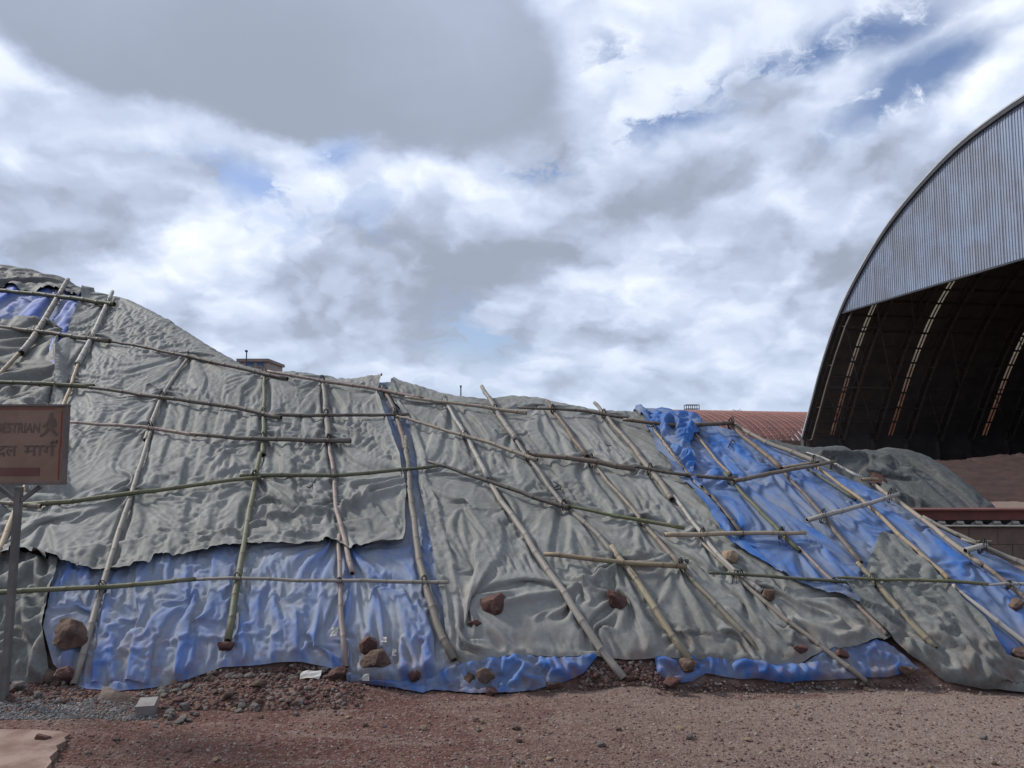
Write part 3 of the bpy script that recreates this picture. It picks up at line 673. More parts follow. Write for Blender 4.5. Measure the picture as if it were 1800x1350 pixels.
def mat_ground():
    m = MB('red_dirt_ground'); c = m.co()
    n1 = m.noise(c, .55, 6, .6, .5); n2 = m.noise(m.co(scale=(.8, 2.6, 1)), 1.6, 7, .65, .6); n3 = m.noise(c, 34, 5, .65); v = m.voro(c, 60); v2 = m.voro(c, 130)
    col = m.mix(m.mr(n1, .38, .62), (.082, .032, .025), (.118, .060, .046))
    sx = m.nd('ShaderNodeSeparateXYZ'); m.L.new(m.co(), sx.inputs[0])
    side = m.mr(m.math('ADD', sx.outputs[0], m.math('MULTIPLY', n1, 2.)), -.2, 3.4)
    col = m.mix(side, col, (.188, .140, .114))
    col = m.mix(m.math('MULTIPLY', m.mr(n2, .50, .66), .6), col, (.190, .138, .115))
    col = m.mix(m.math('MULTIPLY', m.mr(m.noise(m.co(scale=(.6, 2.2, 1)), 2.3, 6, .65, .8), .55, .68), .7), col, (.085, .036, .030))
    col = m.mix(m.math('MULTIPLY', m.mr(n3, .50, .66), .5), col, (.26, .20, .17))
    col = m.mix(m.math('MULTIPLY', m.mr(n3, .48, .34), .5), col, (.07, .042, .036))
    cell = m.voro(c, 95, out=1); sep = m.nd('ShaderNodeSeparateColor'); m.L.new(cell, sep.inputs[0])
    speck = m.math('MULTIPLY', m.mr(v, .42, .25), m.mr(sep.outputs[0], .70, .80))
    col = m.mix(m.math('MULTIPLY', speck, .5), col, (.36, .30, .26))
    b1 = m.bump(m.noise(c, 22, 8, .7), .8, .02); b2 = m.bump(v, .5, .01, b1); m.bump(v2, .4, .004, b2)
    return m.fin(col, .92, .15)
MT['ground'] = mat_ground()
def spread(n, near, far):
    u = np.linspace(-1, 1, n); k = math.asinh(far / near * 1.0); return near * np.sinh(u * k) / 1.0
gx = np.sort(np.concatenate([np.linspace(-6.2, 6.2, 500), 6.2 + np.geomspace(.05, 1500, 70), -6.2 - np.geomspace(.05, 1500, 70)]))
gy = np.sort(np.concatenate([np.linspace(2.2, 6.2, 210), 6.2 + np.geomspace(.04, 2500, 90), 2.2 - np.geomspace(.04, 300, 40)]))
X, Y = np.meshgrid(gx, gy); Z = G(X, Y); nr, nc = X.shape
I = np.arange(nr * nc).reshape(nr, nc)
F = np.stack([I[:-1, :-1], I[:-1, 1:], I[1:, 1:], I[1:, :-1]], -1).reshape(-1, 4)
mesh_obj('ground', np.stack([X, Y, Z], -1).reshape(-1, 3), F, MT['ground'], smooth=True, kind='structure')

# ------------------------------------------------------------------ ore heap under the sheets
MT['ore'] = mat_plain('ore_rubble', (.085, .046, .038), (.14, .095, .08), 14., .92, bump=1.0, bs=34)
def heap_mesh(name, heap, x0, x1, y1, step, mat, rough, label, cat, y0=None):
    xs = np.arange(x0, x1, step); y0 = heap.Y0 - .25 if y0 is None else y0; ys = np.arange(y0, y1, step)
    X, Y = np.meshgrid(xs, ys); t = Y - heap.Y0
    q = Y - np.interp(X, heap.cx, heap.cy)
    Z = heap.H(X, Y) - .015 + rough * (ridged(X * 7, Y * 7, 3, 61) - .75) - .03 * sstep(0.05, .5, t) - .10 * sstep(-.4, 0, q)
    Z = np.where(t < 0, -.03, Z); Z = np.maximum(Z, -.05)
    nr, nc = X.shape; I = np.arange(nr * nc).reshape(nr, nc)
    F = np.stack([I[:-1, :-1], I[:-1, 1:], I[1:, 1:], I[1:, :-1]], -1).reshape(-1, 4)
    return mesh_obj(name, np.stack([X, Y, Z], -1).reshape(-1, 3), F, mat, smooth=True, label=label, cat=cat)
heap_mesh('ore_heap', HP, -15, 5.6, 19, .05, MT['ore'], .03, 'dark red ore heap under the sheets, bare where rubble spills out at the foot', 'ore heap')

# ------------------------------------------------------------------ sheets
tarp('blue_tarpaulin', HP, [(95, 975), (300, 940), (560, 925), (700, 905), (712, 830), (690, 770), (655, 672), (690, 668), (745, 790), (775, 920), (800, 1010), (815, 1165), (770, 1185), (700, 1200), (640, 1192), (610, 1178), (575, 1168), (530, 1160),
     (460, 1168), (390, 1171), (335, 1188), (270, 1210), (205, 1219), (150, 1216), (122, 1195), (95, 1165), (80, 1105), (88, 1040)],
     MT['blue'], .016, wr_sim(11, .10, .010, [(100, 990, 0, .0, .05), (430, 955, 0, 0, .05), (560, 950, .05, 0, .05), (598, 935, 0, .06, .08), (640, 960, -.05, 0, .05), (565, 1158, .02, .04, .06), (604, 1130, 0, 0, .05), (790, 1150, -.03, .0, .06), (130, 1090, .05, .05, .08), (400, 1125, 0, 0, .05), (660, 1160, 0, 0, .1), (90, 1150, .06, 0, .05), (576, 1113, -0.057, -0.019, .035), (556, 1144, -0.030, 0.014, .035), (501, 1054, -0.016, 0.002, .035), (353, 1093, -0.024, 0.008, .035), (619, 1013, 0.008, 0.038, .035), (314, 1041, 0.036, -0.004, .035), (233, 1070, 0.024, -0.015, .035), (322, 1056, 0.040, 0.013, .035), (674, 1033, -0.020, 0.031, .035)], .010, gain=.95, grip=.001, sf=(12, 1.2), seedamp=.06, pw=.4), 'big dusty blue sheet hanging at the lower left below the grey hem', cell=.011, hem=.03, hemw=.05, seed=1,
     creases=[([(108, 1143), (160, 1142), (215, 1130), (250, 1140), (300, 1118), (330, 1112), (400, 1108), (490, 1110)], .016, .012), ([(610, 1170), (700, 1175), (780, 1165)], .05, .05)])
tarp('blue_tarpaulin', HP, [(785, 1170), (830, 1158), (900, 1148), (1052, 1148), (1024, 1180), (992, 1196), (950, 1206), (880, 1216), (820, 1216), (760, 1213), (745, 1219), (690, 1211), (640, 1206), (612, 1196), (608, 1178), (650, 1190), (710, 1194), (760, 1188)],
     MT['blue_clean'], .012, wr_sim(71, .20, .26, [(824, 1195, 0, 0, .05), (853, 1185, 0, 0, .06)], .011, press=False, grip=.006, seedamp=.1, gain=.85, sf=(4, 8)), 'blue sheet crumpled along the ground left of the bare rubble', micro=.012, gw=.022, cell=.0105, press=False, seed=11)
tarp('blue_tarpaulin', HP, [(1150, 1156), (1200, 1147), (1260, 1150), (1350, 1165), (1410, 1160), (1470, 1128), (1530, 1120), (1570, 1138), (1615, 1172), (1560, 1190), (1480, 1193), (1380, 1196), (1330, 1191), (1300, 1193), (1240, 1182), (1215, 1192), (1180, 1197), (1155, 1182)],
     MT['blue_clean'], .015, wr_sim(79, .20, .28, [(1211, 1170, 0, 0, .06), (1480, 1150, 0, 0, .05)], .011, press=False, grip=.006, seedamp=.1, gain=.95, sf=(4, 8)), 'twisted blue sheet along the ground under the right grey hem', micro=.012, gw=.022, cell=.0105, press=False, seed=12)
tarp('grey_tarpaulin', HP, [(-320, 930), (0, 950), (60, 965), (108, 985), (92, 1040), (82, 1100), (86, 1170), (92, 1193), (40, 1197), (0, 1194), (-320, 1196)],
     MT['grey_crumple'], .02, wr_sim(23, .10, .03, [(60, 970, 0, 0, .05)], .017, gain=1.2, sf=(6, 1.), seedamp=.08), 'grey sheet hanging to the ground behind the sign post at left', cell=.016, hem=.02, seed=2)
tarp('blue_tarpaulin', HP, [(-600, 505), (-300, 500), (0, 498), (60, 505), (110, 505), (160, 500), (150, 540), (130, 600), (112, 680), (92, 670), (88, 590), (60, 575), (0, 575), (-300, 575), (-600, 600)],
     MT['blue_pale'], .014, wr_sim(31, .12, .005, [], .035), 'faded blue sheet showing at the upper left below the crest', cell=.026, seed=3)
tarp('grey_tarpaulin', HP, [(-900, 600), (-500, 548), (-200, 548), (0, 560), (60, 560), (92, 562), (108, 578), (103, 620), (110, 690), (114, 760), (112, 900), (-300, 960), (-800, 980)],
     MT['grey_warm'], .03, wr_sim(37, .07, .05, [(106, 585, .15, .12, .15), (106, 640, .12, .0, .12), (0, 700, 0, 0, .1)], .035, gain=1.3, sf=(3, 2)), 'dark folded grey sheet behind the sign at far left', cell=.026, grow=.0018, hem=.03, seed=4)
tarp('crest_tarpaulin', HP, [(-700, 470), (-200, 430), (0, 438), (70, 448), (118, 466), (160, 506), (140, 522), (100, 503), (64, 514), (34, 507), (0, 501), (-200, 492), (-500, 510)],
     MT['crest'], .045, wr_sim(41, .05, .12, [(60, 505, 0, .05, .1), (140, 515, .08, 0, .1)], .035, sf=(1.2, 4)), 'dark grey sheet folded over the crest at the upper left corner', cell=.028, grow=.0018, hem=.06, seed=5)
tarp('grey_tarpaulin', HP, [(150, 470), (205, 482), (240, 495), (310, 530), (370, 570), (430, 606), (475, 622), (530, 622), (600, 634), (650, 634), (672, 648), (664, 690), (684, 742), (703, 800), (714, 850), (711, 946), (667, 953), (619, 961), (592, 945), (575, 945), (560, 952), (515, 957), (469, 952), (440, 951),
     (384, 963), (307, 971), (275, 968), (268, 986), (240, 988), (197, 994), (149, 993), (120, 988), (80, 979), (53, 964), (8, 964), (-100, 960), (-320, 965), (-320, 905), (-100, 885), (40, 872), (70, 800), (97, 690), (104, 620), (126, 570), (146, 520)],
     MT['grey'], .045, wr_sim(3, .060, .022, [(719, 838, .14, .06, .06), (712, 945, .06, -.02, .05), (590, 890, 0, .04, .04), (106, 600, -.06, .05, .1), (332, 628, 0, .13, .05), (288, 697, 0, .08, .04), (464, 770, 0, .06, .04), (448, 842, 0, .08, .04), (578, 775, 0, .06, .04), (232, 866, 0, .08, .04), (673, 690, .05, .10, .05), (569, 672, 0, .12, .05), (465, 657, 0, .10, .05), (700, 730, .05, .04, .05), (160, 596, 0, .12, .06), (125, 677, 0, .08, .06), (260, 752, 0, .05, .04), (195, 520, 0, .15, .08), (186, 859, 0.015, -0.013, .035), (87, 925, -0.026, 0.066, .035), (633, 854, -0.006, 0.023, .035), (472, 886, 0.008, 0.033, .035), (661, 873, -0.010, 0.043, .035), (212, 843, 0.067, 0.023, .035), (410, 801, -0.012, 0.029, .035), (72, 889, 0.019, -0.022, .035), (461, 867, 0.025, 0.007, .035)], .0145, gain=1.0, grip=.0008, sf=(11, 1.8), seedamp=.05, pw=.25), 'large grey sheet over the left half of the heap with ragged lower hem', cell=.0130, grow=.0018, hem=.055, hemw=.06, seed=6,
     creases=[([(616, 685), (612, 740), (604, 790), (597, 845), (592, 940)], .012, .012), ([(520, 660), (528, 730), (524, 800), (530, 900), (527, 950)], .010, .012), ([(400, 720), (396, 800), (382, 880), (372, 955)], .010, .012), ([(330, 628), (420, 660), (505, 668)], .03, .1), ([(395, 935), (480, 905), (590, 890), (715, 850)], .05, .035), ([(590, 900), (640, 865), (715, 838)], .045, .03)])
tarp('grey_tarpaulin', HP, [(682, 684), (694, 640), (740, 650), (800, 665), (860, 665), (950, 666), (1060, 688), (1117, 700), (1132, 722), (1150, 755), (1182, 802), (1217, 844), (1250, 882), (1303, 945), (1352, 985), (1420, 1015), (1500, 1035), (1572, 1118), (1520, 1132), (1450, 1140), (1404, 1164), (1340, 1172), (1250, 1161),
     (1150, 1157), (1010, 1153), (900, 1152), (845, 1161), (815, 1165), (800, 1156), (784, 1113), (779, 1060), (765, 1001), (762, 950), (751, 907), (737, 840), (733, 787), (720, 740), (698, 706)],
     MT['grey'], .040, wr_sim(7, .060, .012, [(735, 838, -.08, .05, .06), (866, 1066, -.10, .04, .09), (835, 1099, -.06, -.04, .05), (1085, 1056, .05, .05, .06), (984, 1033, .05, .02, .04), (1190, 998, .05, .15, .06), (1093, 990, 0, .07, .05), (797, 1150, -.04, 0, .06), (690, 706, -.06, .05, .06), (1350, 1046, 0, .08, .06), (1281, 985, 0, .03, .06), (905, 770, 0, .07, .04), (1040, 811, 0, .09, .04), (961, 716, 0, .13, .05), (800, 712, 0, .13, .05), (1145, 830, 0, .09, .04), (1300, 1008, 0, .06, .04), (1409, 1142, 0, .06, .06), (1128, 915, 0, .09, .04), (861, 847, 0, .07, .04), (992, 888, 0, .09, .04), (1060, 728, 0, .12, .05), (1239, 940, 0, .06, .04), (961, 1089, -0.020, 0.033, .035), (1225, 1037, -0.073, 0.058, .035), (976, 1055, 0.074, 0.019, .035), (1368, 1082, 0.021, -0.014, .035), (1231, 1125, 0.003, 0.048, .035), (1256, 1037, 0.039, 0.032, .035), (1004, 1033, 0.055, 0.020, .035), (1288, 1126, 0.032, 0.067, .035), (1068, 1118, -0.008, 0.068, .035), (1397, 1040, -0.055, -0.007, .035), (1456, 1077, 0.019, 0.002, .035), (1144, 1072, -0.022, 0.031, .035), (1197, 1129, 0.027, 0.068, .035), (1382, 1139, 0.026, -0.013, .035), (1385, 1136, 0.061, 0.030, .035), (1285, 1053, 0.050, 0.030, .035), (816, 889, 0.042, 0.059, .035), (777, 1000, -0.011, -0.011, .035), (818, 995, 0.045, -0.020, .035), (882, 886, 0.026, 0.004, .035), (936, 1027, 0.001, 0.060, .035), (821, 891, 0.012, -0.021, .035)], .0125, gain=1.0, grip=.0008, sf=(12, 1.5), seedamp=.05, pw=.25), 'large grey sheet covering the middle and right slope of the heap', cell=.0120, grow=.0018, hem=.02, hemw=.05, seed=7,
     creases=[([(745, 850), (762, 930), (778, 1000), (792, 1080), (806, 1150)], .018, .014), ([(905, 735), (1000, 860), (1075, 960)], .011, .012), ([(1010, 725), (1120, 850), (1230, 975), (1330, 1080)], .010, .012), ([(760, 700), (830, 810), (905, 930), (960, 1030)], .010, .012), ([(890, 1062), (980, 1032), (1090, 992), (1180, 985)], .05, .03), ([(840, 1125), (960, 1120), (1090, 1130)], -.02, .05), ([(1275, 1065), (1340, 1135)], .06, .03), ([(1390, 1080), (1470, 1110), (1510, 1100)], .05, .03)])
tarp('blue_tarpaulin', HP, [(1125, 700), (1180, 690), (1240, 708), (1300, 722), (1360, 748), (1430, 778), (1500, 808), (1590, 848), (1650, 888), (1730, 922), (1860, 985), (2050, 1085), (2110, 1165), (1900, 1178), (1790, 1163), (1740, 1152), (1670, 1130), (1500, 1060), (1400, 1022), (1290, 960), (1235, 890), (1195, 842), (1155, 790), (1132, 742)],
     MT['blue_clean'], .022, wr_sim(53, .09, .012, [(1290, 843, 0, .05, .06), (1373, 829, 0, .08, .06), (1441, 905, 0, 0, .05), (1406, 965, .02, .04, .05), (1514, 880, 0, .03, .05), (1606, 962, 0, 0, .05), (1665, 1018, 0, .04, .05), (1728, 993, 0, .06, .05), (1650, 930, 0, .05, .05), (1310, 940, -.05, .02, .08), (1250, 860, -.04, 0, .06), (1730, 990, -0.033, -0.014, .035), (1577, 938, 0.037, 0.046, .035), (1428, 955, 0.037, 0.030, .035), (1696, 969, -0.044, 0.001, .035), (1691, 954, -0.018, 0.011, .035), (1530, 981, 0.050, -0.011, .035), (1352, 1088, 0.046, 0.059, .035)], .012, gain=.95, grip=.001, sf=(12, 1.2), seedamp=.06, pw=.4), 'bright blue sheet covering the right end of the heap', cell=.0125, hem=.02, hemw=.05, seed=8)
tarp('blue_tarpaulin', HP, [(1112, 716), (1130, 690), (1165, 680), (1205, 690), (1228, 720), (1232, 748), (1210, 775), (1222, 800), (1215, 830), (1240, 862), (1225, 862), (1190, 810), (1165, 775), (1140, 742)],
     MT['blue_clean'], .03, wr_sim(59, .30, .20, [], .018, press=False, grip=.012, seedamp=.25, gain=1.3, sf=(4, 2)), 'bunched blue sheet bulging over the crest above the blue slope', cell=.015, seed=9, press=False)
tarp('crumpled_tarpaulin', HP, [(1550, 932), (1527, 965), (1512, 1000), (1478, 1022), (1492, 1046), (1522, 1080), (1562, 1124), (1592, 1150), (1622, 1168), (1662, 1196), (1740, 1212), (1800, 1218), (1900, 1212), (1880, 1175), (1810, 1168), (1765, 1152), (1744, 1130), (1722, 1090), (1692, 1058), (1660, 1018), (1622, 975), (1578, 942)],
     MT['grey_crumple'], .05, wr_sim(67, .22, .09, [(1552, 940, 0, .05, .06), (1606, 1098, 0, 0, .05), (1557, 1044, 0, 0, .05)], .0115, press=False, grip=.003, seedamp=.10, gain=1.1, sf=(9, 1.8)), 'crumpled grey sheet heaped over the blue at the lower right', micro=.012, gw=.022, cell=.0125, seed=10, hem=.03, hemw=.05)
# ------------------------------------------------------------------ bamboo poles
def smooth_line(pts, n):
    "Catmull-Rom through the surveyed points"
    if len(pts) == 2: return [pts[0].lerp(pts[1], i / n) for i in range(n + 1)]
    P = [pts[0] * 2 - pts[1]] + pts + [pts[-1] * 2 - pts[-2]]; out = []; k = len(pts) - 1
    L = [(pts[i + 1] - pts[i]).length for i in range(k)]; T = sum(L)
    for i in range(k):
        m = max(2, int(round(n * L[i] / T)))
        for j in range(m):
            t = j / m; a, b, c, d = P[i], P[i + 1], P[i + 2], P[i + 3]
            out.append(.5 * ((2 * b) + (c - a) * t + (2 * a - 5 * b + 4 * c - d) * t * t + (3 * b - a - 3 * c + d) * t ** 3))
    out.append(pts[-1]); return out
def bamboo(line, r0, r1, mat, parent, seed):
    rn = random.Random(seed)
    S = [0.]
    for a, b in zip(line[:-1], line[1:]): S.append(S[-1] + (b - a).length)
    T = S[-1]
    def P(s):
        s = min(max(s, 0), T)
        for i in range(len(S) - 1):
            if s <= S[i + 1] or i == len(S) - 2:
                f = (s - S[i]) / max(S[i + 1] - S[i], 1e-6); return line[i].lerp(line[i + 1], f)
    st = []; nodes = []; s = rn.uniform(.05, .2)
    while s < T - .03: nodes.append(s); s += rn.uniform(.20, .31) * (.8 + r0 * 10)
    st = {0.: 0., T: 0.}
    for q in nodes:
        for d, v in ((-.03, 0), (-.010, .3), (-.003, 1), (.003, 1), (.010, .35), (.03, 0)):
            if 0 < q + d < T: st[q + d] = v
    ks = sorted(st); kk = [ks[0]]
    for k in ks[1:]:
        g = k - kk[-1]
        if g > .16:
            for j in range(1, int(g / .1)): st[kk[-1]] = st.get(kk[-1], 0); st[ks[0]] = 0; kk.append(kk[-1] + g / int(g / .1)); st[kk[-1]] = 0.
        kk.append(k)
    n = 10; V = []; F = []; UV = []; A = []; prev = None
    ph = rn.uniform(0, 6)
    def ring(c, x, r, u, nv):
        nonlocal prev
        ref = prev if prev is not None else (Vector((0, 0, 1)) if abs(x.z) < .9 else Vector((1, 0, 0)))
        y = (ref - x * ref.dot(x)).normalized(); z = x.cross(y); prev = y; i = len(V)
        for j in range(n):
            t = 2 * math.pi * j / n; V.append(c + (y * math.cos(t) + z * math.sin(t)) * r); UV.append((u, j / n)); A.append(nv)
        return i
    rings = []
    for s_ in kk:
        x = (P(min(s_ + .03, T)) - P(max(s_ - .03, 0))).normalized(); f = s_ / T; r = r0 + (r1 - r0) * f
        nv = st.get(s_, 0); zig = .0035 * math.sin(s_ * 7 + ph) + .002 * math.sin(s_ * 17 + ph * 2)
        rings.append(ring(P(s_) + Vector((zig, 0, zig)), x, r * (1 + .13 * nv), s_, nv))
    for a, b in zip(rings[:-1], rings[1:]):
        for j in range(n): F.append((a + j, a + (j + 1) % n, b + (j + 1) % n, b + j))
    hol = []
    for end, s_, sg in ((0, 0., 1), (1, T, -1)):
        x = (P(min(s_ + .03, T)) - P(max(s_ - .03, 0))).normalized(); r = (r0, r1)[end]
        i = ring(P(s_), x, r * .72, s_, .4); o = rings[0] if end == 0 else rings[-1]
        for j in range(n):
            f = (o + j, i + j, i + (j + 1) % n, o + (j + 1) % n); F.append(f if end == 0 else f[::-1])
        hol.append((P(s_), x * sg, r * .72))
    o = mesh_obj('culm', V, F, mat, parent, True, uv=UV, attrs={'node': A})
    g = Geo()
    for c, x, r in hol:
        g = Geo(); g.tube([c + x * .0005, c + x * min(.06, T * .2)], [r * .995, r * .9], 10)
        mesh_obj('hollow', g.v, [f for k, f in enumerate(g.f) if k != 10], MT['b_hollow'], o, True)   # the outer mouth stays open
    return P, T
LINES = []
UP_R = .024
for i, (pts, w, mat, over, label) in enumerate(POLES):
    p3 = []
    for (px, py) in pts:
        k, e = ray(px, py); X_, Y_, Z_ = HP.face_hit(px, py); r = w * .5 * Y_ / FPX * .84
        if Y_ - HP.Y0 <= .05: q = Vector((X_, Y_, float(G(X_, Y_)) + r * .8))     # the foot stands on the ground
        else:
            off = .046 + r + over * .040
            X_, Y_, Z_ = HP.face_hit(px, py, off)
            q = Vector((X_, Y_, Z_)) if Y_ > HP.Y0 + .001 else Vector((k * HP.Y0, HP.Y0, CAMZ + e * HP.Y0))
            und = HP.und * float((fbm(np.array([X_ * .8 + 3]), np.array([Y_ * .8]), 3, 5))[0])
            q = cam.location + (q - cam.location) * (1 - und * .6 / max(q.y * (HP.slope - e), .5))
        p3.append(q)
    k0 = np.median([HP.face_hit(*p)[1] for p in pts]); r = w * .5 * k0 / FPX * .84
    base = min(p3, key=lambda v: v.z)
    e_ = empty('bamboo_pole', base, label, 'bamboo pole', 'bamboo poles laid over the sheets')
    loc = [v - base for v in p3]
    nseg = max(4, int(sum((b - a).length for a, b in zip(loc[:-1], loc[1:])) / .12))
    ln = smooth_line(loc, nseg)
    lower_first = p3[0].z < p3[-1].z
    big, small = r * (1.08 + .12 * random.random()), r * (.92 - .16 * random.random())
    bamboo(ln, big if lower_first else small, small if lower_first else big, MT[mat], e_, i)
    LINES.append((e_, [v + base for v in ln], r, over, pts))
def crossing(p, q):
    for (x1, y1), (x2, y2) in zip(p[:-1], p[1:]):
        for (x3, y3), (x4, y4) in zip(q[:-1], q[1:]):
            d = (x2 - x1) * (y4 - y3) - (y2 - y1) * (x4 - x3)
            if abs(d) < 1e-6: continue
            t = ((x3 - x1) * (y4 - y3) - (y3 - y1) * (x4 - x3)) / d; u = ((x3 - x1) * (y2 - y1) - (y3 - y1) * (x2 - x1)) / d
            if -.02 <= t <= 1.02 and -.02 <= u <= 1.02: return (x1 + t * (x2 - x1), y1 + t * (y2 - y1))
    return None
rl = random.Random(5)
for e1, l1, r1, o1, p1 in LINES:
    if not o1: continue
    for e2, l2, r2, o2, p2 in LINES:
        if o2: continue
        c = crossing(p1, p2)
        if not c or rl.random() < .10: continue
        k, e = ray(*c); dv = Vector((k, 1, e)).normalized()
        def near(l):
            best = None
            for a, b in zip(l[:-1], l[1:]):
                for f in (0, .25, .5, .75):
                    q = a.lerp(b, f); dd = (q - cam.location).cross(dv).length
                    if best is None or dd < best[0]: best = (dd, q, (b - a).normalized())
            return best[1], best[2]
        q1, x1 = near(l1); q2, x2 = near(l2)
        mid = (q1 + q2) / 2; gap = (q1 - q2).length
        nrm = x1.cross(x2).normalized()
        if nrm.z < 0: nrm = -nrm
        g = Geo()
        for sgn in rl.sample((1, -1), rl.choice((1, 2, 2))):
            dia = (x1 + x2 * sgn).normalized(); oth = dia.cross(nrm).normalized()
            for tw in range(rl.choice((2, 3))):
                ra = gap / 2 + max(r1, r2) * 1.05; rb = (r1 + r2) * .62
                cen = mid + dia * (tw - 1) * .006; tilt = rl.uniform(-.3, .3)
                o_ = (oth + dia * tilt).normalized()
                g.tube([cen + nrm * math.cos(t) * ra + o_ * math.sin(t) * rb for t in [2 * math.pi * j / 14 for j in range(14)]], .0022, 5, True)
        tail = mid + nrm * (gap / 2 + r1 * 1.2); ln_ = rl.uniform(.04, .16); sd = rl.uniform(-.5, .5)
        for q in range(rl.choice((1, 2))):
            sd = rl.uniform(-.8, .8)
            g.tube([tail, tail + Vector((sd * .04, -.03, .01)), tail + Vector((sd * .08, -.04, -ln_ * .5)), tail + Vector((sd * .06 + .01, -.02, -ln_))], .0022, 5)
        g.build('lashing', MT['wire'], e1, True)

# ------------------------------------------------------------------ rocks
ROCK_BASES = []
def rock_mesh(seed, sub=3, ang=1.0):
    import bmesh
    bm = bmesh.new(); bmesh.ops.create_icosphere(bm, subdivisions=sub, radius=1.0)
    rn = random.Random(seed)
    planes = [(Vector((rn.gauss(0, 1), rn.gauss(0, 1), rn.gauss(0, 1))).normalized(), rn.uniform(.45, .80)) for _ in range(int(15 * ang) + 3)]
    from mathutils import noise as mn
    off = Vector((seed * 3.7, seed * 1.3, seed * 2.1))
    for v in bm.verts:
        p = v.co.copy()
        for n_, d in planes:
            q = p.dot(n_)
            if q > d: p -= n_ * (q - d) * .94
        p *= 1 + .10 * mn.noise(p * 1.7 + off) + .055 * mn.noise(p * 4.3 + off) + .03 * mn.noise(p * 9 + off)
        v.co = p
    V = [v.co.copy() for v in bm.verts]; F = [[v.index for v in f.verts] for f in bm.faces]; bm.free()
    mn_, mx = [min(v[i] for v in V) for i in range(3)], [max(v[i] for v in V) for i in range(3)]
    V = [Vector(((v[i] - (mn_[i] + mx[i]) / 2) / (mx[i] - mn_[i]) for i in range(3))) for v in V]
    return V, F
ROCKS = [
 ((128, 1114), 54, 50, 'rock_brown', 'large brown boulder held in the blue fold at lower left'),
 ((114, 1186), 30, 26, 'rock_red', 'round reddish stone at the bottom of the blue fold by the leaning grey pole'),
 ((88, 1200), 44, 26, 'rock_brown', 'flat brown stone on the ground left of the leaning grey pole'),
 ((397, 1136), 28, 16, 'rock_red', 'small red clod under the cut foot of the green upright bamboo'),
 ((866, 1066), 44, 42, 'rock_red', 'large dark red rock resting in the grey sheet'),
 ((835, 1099), 25, 17, 'rock_red', 'small red stone just below the large dark red rock'),
 ((1085, 1056), 34, 36, 'rock_red', 'angular dark red rock alone on the middle of the grey sheet'),
 ((648, 1134), 32, 32, 'rock_red', 'upper red rock of the two piled beside the pinkish upright'),
 ((660, 1160), 52, 36, 'rock_brown', 'larger brown block with flat face under the upper red rock'),
 ((591, 1185), 34, 24, 'rock_red', 'round red rock at the foot of the pinkish upright'),
 ((729, 1188), 20, 18, 'rock_red', 'small red stone on the blue fold near the seam pole foot'),
 ((824, 1198), 28, 34, 'rock_brown', 'upright brown rock, left of the pair on the crumpled blue strip'),
 ((853, 1187), 32, 26, 'rock_brown', 'tilted brown rock, right of the pair on the crumpled blue strip'),
 ((864, 1214), 20, 16, 'rock_red', 'small stone on the ground below the pair of rocks on blue'),
 ((974, 1204), 32, 20, 'rock_brown', 'flat brown stone at the right edge of the crumpled blue strip'),
 ((1281, 982), 30, 28, 'rock_tan', 'tan stone behind the smooth pale bamboo on the slope'),
 ((1350, 1047), 22, 22, 'rock_brown', 'dark rough stone at the lower end of the smooth pale bamboo'),
 ((1409, 1142), 26, 15, 'rock_red', 'reddish stone tucked in the grey hem above the blue strip'),
 ((1480, 1150), 22, 18, 'rock_red', 'red stone on the blue folds at lower right'),
 ((1597, 1180), 28, 18, 'rock_brown', 'brown stone at the right tip of the blue strip'),
 ((1211, 1170), 30, 22, 'rock_brown', 'brown rock on the blue bundle under the blotched pole foot'),
 ((1181, 1200), 30, 20, 'rock_red', 'reddish stone on the ground before the blue bundle'),
 ((1788, 1066), 26, 26, 'rock_brown', 'dark split stone on the pale blue sheet at right edge'),
 ((1794, 1150), 30, 22, 'rock_brown', 'brown rock between blue and crumpled grey at right edge'),
 ((73, 1301), 26, 20, 'rock_red', 'dark red stone on the edge of the concrete slab'),
 ((30, 1215), 26, 18, 'rock_grey', 'grey stone beside the foot of the sign post'),
]
for i, ((px, py), w, h, mt, label) in enumerate(ROCKS):
    a, t = HP.AT(px, py + h * .25)
    V, F = rock_mesh(100 + i, 4)
    if t > .02:
        p, n_ = HP.pos(np.array([a]), np.array([t]), np.array([.04])); P = Vector(p[0]); nn = Vector(n_[0])
    else:
        P = ground_at(px, py + h * .45); P.z = float(G(P.x, P.y)); nn = Vector((0, 0, 1))
    D = P.y; W, H_ = w * D / FPX, h * D / FPX; dep = (W + H_) * .45
    k, e = ray(px, py); c = cam.location + Vector((k, 1, e)) * (D - dep * .18)
    if t <= .02: c = Vector((P.x, P.y + dep * .2, P.z + H_ * .36))
    rz = Matrix.Rotation(random.uniform(-.4, .4), 3, 'Y')
    V = [Vector((v.x * W * 1.05, v.y * dep, v.z * H_ * 1.08)) for v in V]
    o = mesh_obj('rock', V, F, MT[mt], smooth=False, label=label, cat='rock', group='larger rocks on and around the sheets'); o.location = c

